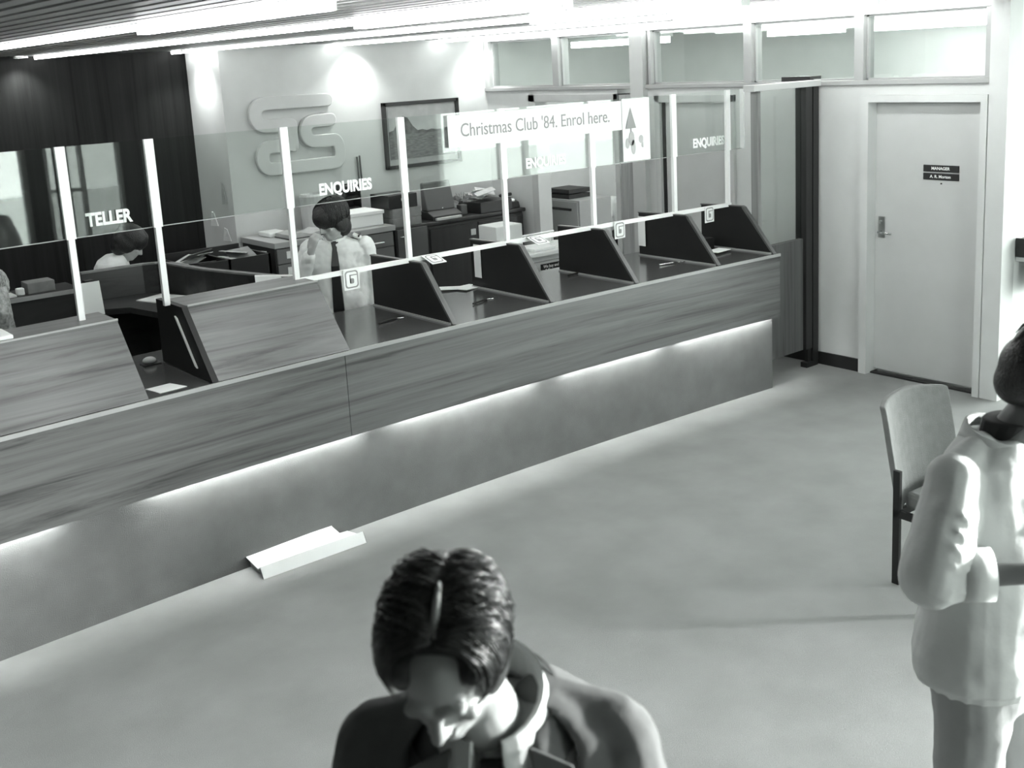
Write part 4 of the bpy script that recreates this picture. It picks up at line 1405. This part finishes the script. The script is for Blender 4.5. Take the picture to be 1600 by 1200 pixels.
strands(g, hm, 420, -0.5, 0.0, 0.19, 0.0030, -0.06, 0.004, 1.13)
g.build('hair_locks', 'hair_black', hs, local=True)
eyes(hm, tl)

# ---- seated clerk at the back -------------------------------------------------
sc = thing('person', 'person with black hair and white shirt seated behind the booth, bent forward', 'person', (2.78, 8.35, 0), math.radians(62))
hm = headm((0.0, -0.15, 1.30), (math.radians(38), 0, math.radians(8)))
g = MB()
head_blobs(g, hm)
g.cap(V(0, -0.02, 1.12), V(0, -0.10, 1.22), 0.055, 0.052)
g.loft([ring(0, y, z, rx, ry) for z, rx, ry, y in ((0.48, 0.16, 0.11, 0.1), (0.7, 0.14, 0.10, 0.08), (0.95, 0.16, 0.105, 0.03), (1.08, 0.17, 0.10, 0.0), (1.15, 0.10, 0.07, -0.01))])
a1, e1, w1 = V(-0.19, 0, 1.06), V(-0.24, -0.2, 0.86), V(-0.12, -0.40, 0.84)
a2, e2, w2 = V(0.19, 0, 1.06), V(0.24, -0.2, 0.86), V(0.10, -0.40, 0.84)
arm_skin(g, a1, e1, w1)
arm_skin(g, a2, e2, w2)
hand(g, w1, (0.4, -1, 0), (0, 0, -1), 1, 0.5)
hand(g, w2, (-0.4, -1, 0), (0, 0, -1), -1, 0.5)
for s_ in (-1, 1):
    g.cap(V(s_*0.09, 0.08, 0.50), V(s_*0.11, -0.36, 0.50), 0.075, 0.055)
    g.cap(V(s_*0.11, -0.36, 0.50), V(s_*0.11, -0.34, 0.08), 0.055, 0.04)
fuse(g.build('body', 'skin', sc, local=True), 0.008, 3)
g = MB()
g.loft([ring(0, y, z, rx, ry) for z, rx, ry, y in ((0.50, 0.175, 0.13, 0.1), (0.7, 0.17, 0.13, 0.08), (0.95, 0.19, 0.13, 0.03), (1.11, 0.20, 0.13, 0.0), (1.18, 0.17, 0.115, -0.01), (1.225, 0.09, 0.08, -0.03))])
sleeve(g, a1, e1, w1, (0.078, 0.062, 0.045))
sleeve(g, a2, e2, w2, (0.078, 0.062, 0.045))
sh = rumple(fuse(g.build('shirt', 'shirt_white', sc, local=True), 0.010, 4), 0.02, 0.10)
collar(MB(), 0, -0.045, 1.15, 0.062, 0.062, 0.03, 0.3, tilt=0.01).build('collar', 'shirt_white', sh, local=True)
g = MB()
for s_ in (-1, 1):
    g.cap(V(s_*0.09, 0.10, 0.50), V(s_*0.11, -0.36, 0.50), 0.092, 0.075)
    g.cap(V(s_*0.11, -0.36, 0.50), V(s_*0.11, -0.34, 0.10), 0.072, 0.062)
fuse(g.build('trousers', 'cloth_black', sc, local=True), 0.012, 3)
shoes(sc, ((-0.11, -0.34), (0.11, -0.34)))
g = MB()
hair_shell(g, hm, 1.12, back=-0.09)
hs = fuse(g.build('hair', 'hair_black', sc, local=True), 0.007, 2)
stl = thing('office_chair', 'dark office chair under the clerk seated behind the booth', 'chair', (2.72, 8.42, 0), math.radians(62))
MB().box(-0.22, 0.22, -0.12, 0.30, 0.34, 0.40).build('seat', 'dark_plastic', stl, 0.02, local=True)
MB().box(-0.20, 0.20, 0.30, 0.34, 0.58, 0.88).box(-0.03, 0.03, 0.305, 0.335, 0.38, 0.6).build('backrest', 'dark_plastic', stl, 0.01, local=True)
MB().tube([V(0, 0.09, 0.05), V(0, 0.09, 0.37)], 0.03, 10).build('pedestal', 'black_tube', stl, local=True)
g = MB()
for k in range(5):
    a = 2*PI*k/5
    g.tube([V(0, 0.09, 0.07), V(0.26*math.cos(a), 0.09+0.26*math.sin(a), 0.03)], [0.025, 0.03], 8)
g.build('star_base', 'black_tube', stl, local=True)

# ---- teller at the far left, only the fair hair shows ---------------------------------------
bl = thing('person', 'person with long fair hair and dark top seated at the dark shelf unit side', 'person', (1.43, 6.36, 0), math.radians(150))
hm = headm((0.0, -0.08, 1.40), (math.radians(30), 0, 0.1))
g = MB()
head_blobs(g, hm)
g.cap(V(0, 0.0, 1.22), V(0, -0.05, 1.34), 0.05, 0.048)
g.loft([ring(0, y, z, rx, ry) for z, rx, ry, y in ((0.66, 0.15, 0.10, 0.06), (0.85, 0.125, 0.085, 0.04), (1.05, 0.14, 0.095, 0.02), (1.17, 0.15, 0.09, 0.0), (1.24, 0.09, 0.065, 0.0))])
a1, e1, w1 = V(-0.17, 0, 1.16), V(-0.22, -0.10, 0.94), V(-0.14, -0.30, 1.03)
a2, e2, w2 = V(0.17, 0, 1.16), V(0.20, -0.12, 0.95), V(0.08, -0.32, 1.04)
arm_skin(g, a1, e1, w1)
arm_skin(g, a2, e2, w2)
hand(g, w1, (0.3, -1, 0), (0, 0, -1), 1, 0.4)
hand(g, w2, (-0.3, -1, 0), (0, 0, -1), -1, 0.4)
for s_ in (-1, 1):
    g.cap(V(s_*0.08, 0.06, 0.68), V(s_*0.10, -0.30, 0.62), 0.072, 0.052)
    g.cap(V(s_*0.10, -0.30, 0.62), V(s_*0.10, -0.16, 0.30), 0.052, 0.038)
fuse(g.build('body', 'skin', bl, local=True), 0.009, 3)
g = MB()
g.loft([ring(0, y, z, rx, ry) for z, rx, ry, y in ((0.66, 0.165, 0.12, 0.06), (0.85, 0.145, 0.105, 0.04), (1.05, 0.16, 0.115, 0.02), (1.17, 0.165, 0.105, 0.0), (1.24, 0.10, 0.075, 0.0))])
sleeve(g, a1, e1, w1, (0.068, 0.056, 0.042))
sleeve(g, a2, e2, w2, (0.068, 0.056, 0.042))
fuse(g.build('jumper', 'cloth_black', bl, local=True), 0.010, 3)
g = MB()
for s_ in (-1, 1):
    g.cap(V(s_*0.08, 0.08, 0.68), V(s_*0.10, -0.30, 0.62), 0.09, 0.07)
    g.cap(V(s_*0.10, -0.30, 0.62), V(s_*0.10, -0.16, 0.32), 0.07, 0.06)
fuse(g.build('trousers', 'cloth_black', bl, local=True), 0.012, 3)
g = MB()
hair_shell(g, hm, 1.05, back=-0.10)
for k in range(30):
    a = random.uniform(-0.4, PI+0.4)
    x_, y_ = 0.085*math.cos(a), 0.03+0.075*math.sin(a)
    g.tube([hm @ V(x_*0.8, y_*0.9, 0.05), hm @ V(x_, y_+0.01, -0.06), (hm @ V(x_*1.15, y_, -0.12))+V(0, 0, -0.02), (hm @ V(x_*1.2, y_-0.02, -0.12))+V(random.uniform(-.03, .03), random.uniform(-.02, .02), -0.17)], [0.03, 0.032, 0.028, 0.006], 8)
hs = fuse(g.build('hair', 'hair_fair', bl, local=True), 0.008, 2)
g = MB()
strands(g, hm, 500, 0.1, 0.0, 0.24, 0.0028, -0.3, 0.010, 1.12)
g.build('hair_locks', 'hair_fair', hs, local=True)
st = thing('stool', 'tall dark stool under the teller at the left edge', 'stool', (1.40, 6.44, 0))
MB().tube([V(1.38, 6.45, 0.56), V(1.38, 6.45, 0.60)], 0.19, 20).build('seat', 'dark_plastic', st, bevel=0.01)
for a in (0.8, 2.35, 3.9, 5.5):
    MB().tube([V(1.38+0.12*math.cos(a), 6.45+0.12*math.sin(a), 0.56), V(1.38+0.19*math.cos(a), 6.45+0.19*math.sin(a), 0)], 0.012, 8).build('leg', 'black_tube', st)

# ---- person glimpsed in the far office -----------------------------------------------------------
op = thing('person', 'person with dark hair seated in the office, glimpsed past the door post', 'person', (8.72, 8.93, 0), math.radians(-70))
hm = headm((0.0, -0.05, 1.08), (math.radians(15), 0, 0.2))
g = MB()
head_blobs(g, hm)
g.cap(V(0, 0, 0.96), V(0, -0.03, 1.06), 0.052, 0.05)
g.loft([ring(0, 0.02, z, rx, ry) for z, rx, ry in ((0.47, 0.15, 0.10), (0.7, 0.14, 0.09), (0.88, 0.15, 0.10), (0.96, 0.10, 0.07))])
a1, e1, w1 = V(-0.18, 0, 0.88), V(-0.22, -0.12, 0.66), V(-0.12, -0.34, 0.62)
a2, e2, w2 = V(0.18, 0, 0.88), V(0.22, -0.12, 0.66), V(0.12, -0.34, 0.62)
arm_skin(g, a1, e1, w1)
arm_skin(g, a2, e2, w2)
hand(g, w1, (0, -1, 0), (0, 0, -1), 1, 0.4)
hand(g, w2, (0, -1, 0), (0, 0, -1), -1, 0.4)
for s_ in (-1, 1):
    g.cap(V(s_*0.09, 0.02, 0.50), V(s_*0.11, -0.38, 0.50), 0.072, 0.055)
    g.cap(V(s_*0.11, -0.38, 0.50), V(s_*0.11, -0.36, 0.08), 0.055, 0.04)
fuse(g.build('body', 'skin', op, local=True), 0.010, 3)
g = MB()
g.loft([ring(0, 0.02, z, rx, ry) for z, rx, ry in ((0.47, 0.17, 0.12), (0.7, 0.16, 0.11), (0.88, 0.175, 0.12), (0.95, 0.12, 0.085), (0.98, 0.07, 0.06))])
sleeve(g, a1, e1, w1)
sleeve(g, a2, e2, w2)
fuse(g.build('shirt', 'shirt', op, local=True), 0.012, 3)
g = MB()
for s_ in (-1, 1):
    g.cap(V(s_*0.09, 0.05, 0.50), V(s_*0.11, -0.38, 0.50), 0.088, 0.07)
    g.cap(V(s_*0.11, -0.38, 0.50), V(s_*0.11, -0.36, 0.10), 0.07, 0.06)
fuse(g.build('trousers', 'cloth_black', op, local=True), 0.014, 3)
shoes(op, ((-0.11, -0.36), (0.11, -0.36)))
g = MB()
hair_shell(g, hm, 1.05, back=-0.10)
fuse(g.build('hair', 'hair_black', op, local=True), 0.008, 2)
oc = thing('office_chair', 'dark chair of the person glimpsed in the far office', 'chair', (8.70, 8.94, 0), math.radians(-70))
MB().box(-0.22, 0.22, -0.20, 0.22, 0.34, 0.40).build('seat', 'dark_plastic', oc, 0.02, local=True)
MB().box(-0.20, 0.20, 0.19, 0.23, 0.42, 0.80).build('backrest', 'dark_plastic', oc, 0.01, local=True)
for (x, y) in ((-0.18, -0.17), (0.18, -0.17), (-0.18, 0.19), (0.18, 0.19)):
    MB().tube([V(x, y, 0.36), V(x*1.05, y*1.05, 0)], 0.014, 8).build('leg', 'black_tube', oc, local=True)

# ---- customer in the foreground, head bowed -------------------------------------------------
fg = thing('person', 'person in a grey jacket over a knitted jumper, head bowed, hair parted', 'person', (0.985, 1.36, 0), math.radians(-42))
hm = headm((-0.052, -0.160, 1.630), (math.radians(34), math.radians(2), math.radians(-4)))
shR, elR, wrR = V(-0.20, 0.0, 1.39), V(-0.265, -0.03, 1.13), V(-0.16, -0.24, 1.06)
shL, elL, wrL = V(0.20, 0.0, 1.39), V(0.265, -0.03, 1.13), V(0.13, -0.25, 1.04)
g = MB()
head_blobs(g, hm)
g.cap(V(0, 0.0, 1.40), V(-0.02, -0.10, 1.53), 0.060, 0.056)
g.loft([ring(0, 0, z, rx, ry) for z, rx, ry in ((0.88, 0.155, 0.105), (1.02, 0.145, 0.10), (1.24, 0.16, 0.11), (1.38, 0.175, 0.105), (1.45, 0.13, 0.08), (1.47, 0.07, 0.06))])
arm_skin(g, shR, elR, wrR)
arm_skin(g, shL, elL, wrL)
hand(g, wrR, (0.75, -0.65, 0.0), (0, 0, -1), 1, 0.9)
hand(g, wrL, (-0.75, -0.65, 0.0), (0, 0, -1), -1, 0.9)
legs(g, 0.92, 0.09)
fuse(g.build('body', 'skin', fg, local=True), 0.0055, 3)
g = MB()
g.loft([ring(0, -0.005, z, rx, ry) for z, rx, ry in ((0.86, 0.175, 0.125), (1.0, 0.165, 0.118), (1.24, 0.178, 0.128), (1.36, 0.175, 0.122), (1.43, 0.12, 0.095), (1.46, 0.07, 0.07))])
jm = fuse(g.build('jumper', 'knit', fg, local=True), 0.010, 3)
g = MB()
collar(g, -0.004, -0.03, 1.45, 0.082, 0.090, 0.055, 0.28, 0.006, 0.075, 0.022, tilt=0.035)
g.build('shirt_collar', 'shirt_white', fg, local=True)
MB().loft([[V(x-0.02, -0.118, z), V(x+0.02, -0.118, z), V(x+0.02, -0.098, z), V(x-0.02, -0.098, z)] for x, z in ((0, 1.425), (0.0, 1.38))]).build('tie', 'tie_dark', fg, bevel=0.006, local=True)
# jacket: back and shoulders, open down the front
g = MB()
jr = []
for z, rx, ry, gp in ((0.78, 0.235, 0.165, 0.55), (0.95, 0.215, 0.155, 0.45), (1.10, 0.205, 0.152, 0.42), (1.25, 0.215, 0.155, 0.50), (1.36, 0.225, 0.150, 0.62), (1.425, 0.200, 0.128, 0.75), (1.465, 0.145, 0.105, 0.85), (1.49, 0.098, 0.092, 0.8)):
    rr_ = []
    n = 30
    for k in range(n+1):
        a = -PI/2+gp+(2*PI-2*gp)*k/n
        ca, sa = math.cos(a), math.sin(a)
        rr_.append(V(rx*math.copysign(abs(ca)**0.87, ca), 0.008+ry*math.copysign(abs(sa)**0.87, sa), z))
    for k in range(n, -1, -1):
        a = -PI/2+gp+(2*PI-2*gp)*k/n
        ca, sa = math.cos(a), math.sin(a)
        rr_.append(V((rx-0.018)*math.copysign(abs(ca)**0.87, ca), 0.008+(ry-0.018)*math.copysign(abs(sa)**0.87, sa), z))
    jr.append(rr_)
g.loft(jr)
for a, b, w in ((shR, elR, wrR), (shL, elL, wrL)):
    sleeve(g, a+V(0, 0, -0.012), b, w-(w-b).normalized()*0.02, (0.074, 0.068, 0.056))
    g.cap(V(a.x*0.35, 0.012, 1.452), V(a.x*0.98, 0.0, 1.415), 0.045, 0.050, 12)
jk = rumple(fuse(g.build('jacket', 'jacket', fg, local=True), 0.007, 4), 0.016, 0.14)
# lapels: flat folded cloth on both fronts with a notch
for s_ in (-1, 1):
    g = MB()
    def LP(pts, th=0.008):
        a = [V(s_*x, y, z) for x, y, z in pts]
        b = [p+V(0, th, -0.002) for p in a]
        n = len(a)
        g.add(a+b, [list(range(n)), list(range(2*n-1, n-1, -1))]+[(i, (i+1) % n, (i+1) % n+n, i+n) for i in range(n)])
    LP([(0.062, -0.118, 1.452), (0.128, -0.128, 1.425), (0.150, -0.140, 1.375), (0.112, -0.152, 1.365), (0.070, -0.150, 1.38)])   # collar part above the notch
    LP([(0.066, -0.152, 1.375), (0.104, -0.158, 1.358), (0.160, -0.150, 1.335), (0.128, -0.168, 1.24), (0.060, -0.170, 1.12), (0.035, -0.168, 1.10), (0.050, -0.165, 1.25)])
    g.build('lapel', 'jacket', jk, bevel=0.003, local=True)
g = MB()
n = 26
rings = []
for k in range(n+1):
    a = -PI/2+0.55+(2*PI-1.1)*k/n
    ca, sa = math.cos(a), math.sin(a)
    zz = 1.475+0.028*sa
    rings.append([V(0.100*ca, -0.01+0.106*sa, zz-0.03), V(0.098*ca, -0.01+0.104*sa, zz+0.004), V(0.106*ca, -0.01+0.112*sa, zz+0.008), V(0.140*ca, -0.01+0.138*sa, zz-0.050), V(0.132*ca, -0.01+0.130*sa, zz-0.056), V(0.106*ca, -0.01+0.112*sa, zz-0.01)])
g.loft(rings)
g.build('jacket_collar', 'jacket', jk, smooth=True, local=True)
ft = ((-0.11, 0.02), (0.12, -0.02))
g = MB()
trousers(g, 0.88, 0.09, 0, ft)
fuse(g.build('trousers', 'cloth_black', fg, local=True), 0.014, 3)
shoes(fg, ft)
g = MB()
hair_shell(g, hm, 1.085, back=-0.08, front=False)
g.ell(hm @ V(-0.048, -0.028, 0.066), (0.032, 0.050, 0.036), hm.to_3x3())
g.ell(hm @ V(0.050, -0.024, 0.066), (0.030, 0.046, 0.034), hm.to_3x3())
hs = fuse(g.build('hair', 'hair_brown', fg, local=True), 0.005, 8)
MB().tube([hm @ V(0.004, -0.088+0.0*k, 0.0) if False else hm @ V(0.004, 0.036-0.101*math.cos(a), 0.054+0.096*math.sin(a)) for k in range(9) for a in (0.85+k*0.10,)], [0.003, 0.006, 0.007, 0.007, 0.006, 0.006, 0.005, 0.004, 0.002], 8).build('parting', 'skin', hs, local=True, smooth=True)
g = MB()
strands(g, hm, 1800, 0.02, 0.004, 0.165, 0.0017, -0.07, 0.007, 1.09)
strands(g, hm, 500, -0.35, 0.006, 0.14, 0.0016, -0.03, 0.010, 1.09)
strands(g, hm, 120, 0.4, 0.006, 0.10, 0.0014, 0.0, 0.022, 1.10)
g.build('hair_locks', 'hair_brown', hs, local=True, smooth=True)
eyes(hm, fg)

# ---- customer at the right edge, pale overshirt ------------------------------------------------
rm_ = thing('person', 'person in a pale overshirt with rolled cuffs standing by the visitor chair', 'person', (2.74, 1.42, 0), math.radians(4))
hm = headm((0.015, -0.12, 1.635), (math.radians(32), 0, math.radians(18)))
shR, elR, wrR = V(-0.195, 0.02, 1.375), V(-0.305, 0.02, 1.155), V(-0.14, -0.195, 1.165)
shL, elL, wrL = V(0.20, 0.0, 1.40), V(0.28, -0.06, 1.15), V(0.14, -0.27, 1.17)
g = MB()
head_blobs(g, hm)
g.cap(V(0, 0.01, 1.39), V(0.02, -0.08, 1.53), 0.060, 0.056)
g.loft([ring(0, 0, z, rx, ry) for z, rx, ry in ((0.88, 0.155, 0.105), (1.02, 0.145, 0.10), (1.24, 0.15, 0.10), (1.35, 0.15, 0.085), (1.41, 0.10, 0.06), (1.44, 0.06, 0.055))])
arm_skin(g, shR, elR, wrR)
arm_skin(g, shL, elL, wrL)
hand(g, wrR, (0.75, -0.6, 0.1), (0.3, 0.2, 1), 1, 0.8)
hand(g, wrL, (-0.55, -0.8, 0.0), (0, 0, 1), -1, 0.8)
legs(g, 0.90, 0.09)
fuse(g.build('body', 'skin_tan', rm_, local=True), 0.006, 3)
g = MB()
g.loft([ring(0, y, z, rx, ry) for z, rx, ry, y in ((0.80, 0.245, 0.175, 0.0), (0.86, 0.250, 0.182, 0.0), (0.96, 0.232, 0.168, 0.0), (1.08, 0.215, 0.155, 0.0), (1.22, 0.212, 0.15, 0.0), (1.34, 0.215, 0.138, 0.0), (1.41, 0.175, 0.112, 0.0), (1.445, 0.115, 0.088, 0.0), (1.46, 0.085, 0.075, 0.0))])
d1_ = (wrR-elR).normalized()
d2_ = (wrL-elL).normalized()
g.cap(V(-0.06, 0.01, 1.425), shR, 0.05, 0.068, 14)
g.cap(shR, elR, 0.078, 0.086, 16)
g.cap(elR, wrR-d1_*0.17, 0.084, 0.060, 16)
g.cap(V(0.06, 0.01, 1.425), shL, 0.05, 0.068, 14)
g.cap(shL, elL, 0.078, 0.084, 16)
g.cap(elL, wrL-d2_*0.17, 0.082, 0.060, 16)
for k in range(4):                                    # folds in the sleeve crook and body
    t = 0.3+0.17*k
    p = shR.lerp(elR, t)
    g.ell(p+V(-0.03, -0.050, 0), (0.040, 0.030, 0.010), Euler((0.5, 0.6, 0.3)))
for k in range(14):
    a = random.uniform(PI, 2*PI)
    z_ = random.uniform(0.88, 1.25)
    g.ell(V(0.205*math.cos(a), 0.145*math.sin(a), z_), (0.05, 0.018, 0.030), Euler((0, random.uniform(-.7, .7), a+PI/2)))
sh = rumple(fuse(g.build('overshirt', 'jacket_pale', rm_, local=True), 0.0075, 3), 0.034, 0.19)
for (w_, dd) in ((wrR, d1_), (wrL, d2_)):
    p0, p1 = w_-dd*0.205, w_-dd*0.125
    g = MB()
    g.tube([p0, p0+dd*0.003, p1-dd*0.003, p1, p1-dd*0.012], [0.066, 0.071, 0.068, 0.062, 0.050], 22)
    g.build('cuff', 'jacket_pale', sh, smooth=True, local=True)
collar(MB(), 0.0, -0.005, 1.435, 0.078, 0.080, 0.035, 0.5, 0.006, 0.045, 0.02, tilt=0.02).build('collar', 'jacket_pale', sh, smooth=True, local=True)
MB().loft([[V(-0.016, -0.118, 1.40), V(0.016, -0.118, 1.40), V(0.016, -0.105, 1.40), V(-0.016, -0.105, 1.40)], [V(-0.016, -0.158, 1.27), V(0.016, -0.158, 1.27), V(0.016, -0.14, 1.27), V(-0.016, -0.14, 1.27)],
           [V(-0.016, -0.165, 1.08), V(0.016, -0.165, 1.08), V(0.016, -0.14, 1.08), V(-0.016, -0.14, 1.08)], [V(-0.016, -0.190, 0.84), V(0.016, -0.190, 0.84), V(0.016, -0.165, 0.84), V(-0.016, -0.165, 0.84)]]).build('placket', 'jacket_pale', sh, bevel=0.002, local=True)
g = MB()
for k in range(26):                                  # gathered hem band
    a = 2*PI*k/26
    g.cap(V(0.225*math.cos(a), 0.162*math.sin(a), 0.785), V(0.236*math.cos(a), 0.172*math.sin(a), 0.82), 0.013, 0.012, 8)
g.loft([ring(0, 0, 0.775, 0.228, 0.164), ring(0, 0, 0.82, 0.243, 0.176)])
fuse(g.build('hem_band', 'jacket_pale', sh, local=True), 0.006, 1)
MB().loft([ring(0.005, -0.01, 1.45, 0.056, 0.058, 20), ring(0.008, -0.032, 1.505, 0.068, 0.070, 20)]).build('dark_undershirt', 'cloth_black', rm_, bevel=0.006, local=True)
ft = ((-0.12, 0.03), (0.12, -0.03))
g = MB()
trousers(g, 0.80, 0.10, 0, ft, 1.12)
rumple(fuse(g.build('trousers', 'trousers_grey', rm_, local=True), 0.011, 3), 0.02, 0.14)
shoes(rm_, ft)
g = MB()
hair_shell(g, hm, 1.04, back=-0.09)
hs = fuse(g.build('hair', 'hair_black', rm_, local=True), 0.006, 8)
g = MB()
strands(g, hm, 420, 0.1, 0.0, 0.13, 0.0022, -0.05, 0.006, 1.06)
g.build('hair_locks', 'hair_black', hs, local=True)
eyes(hm, rm_)
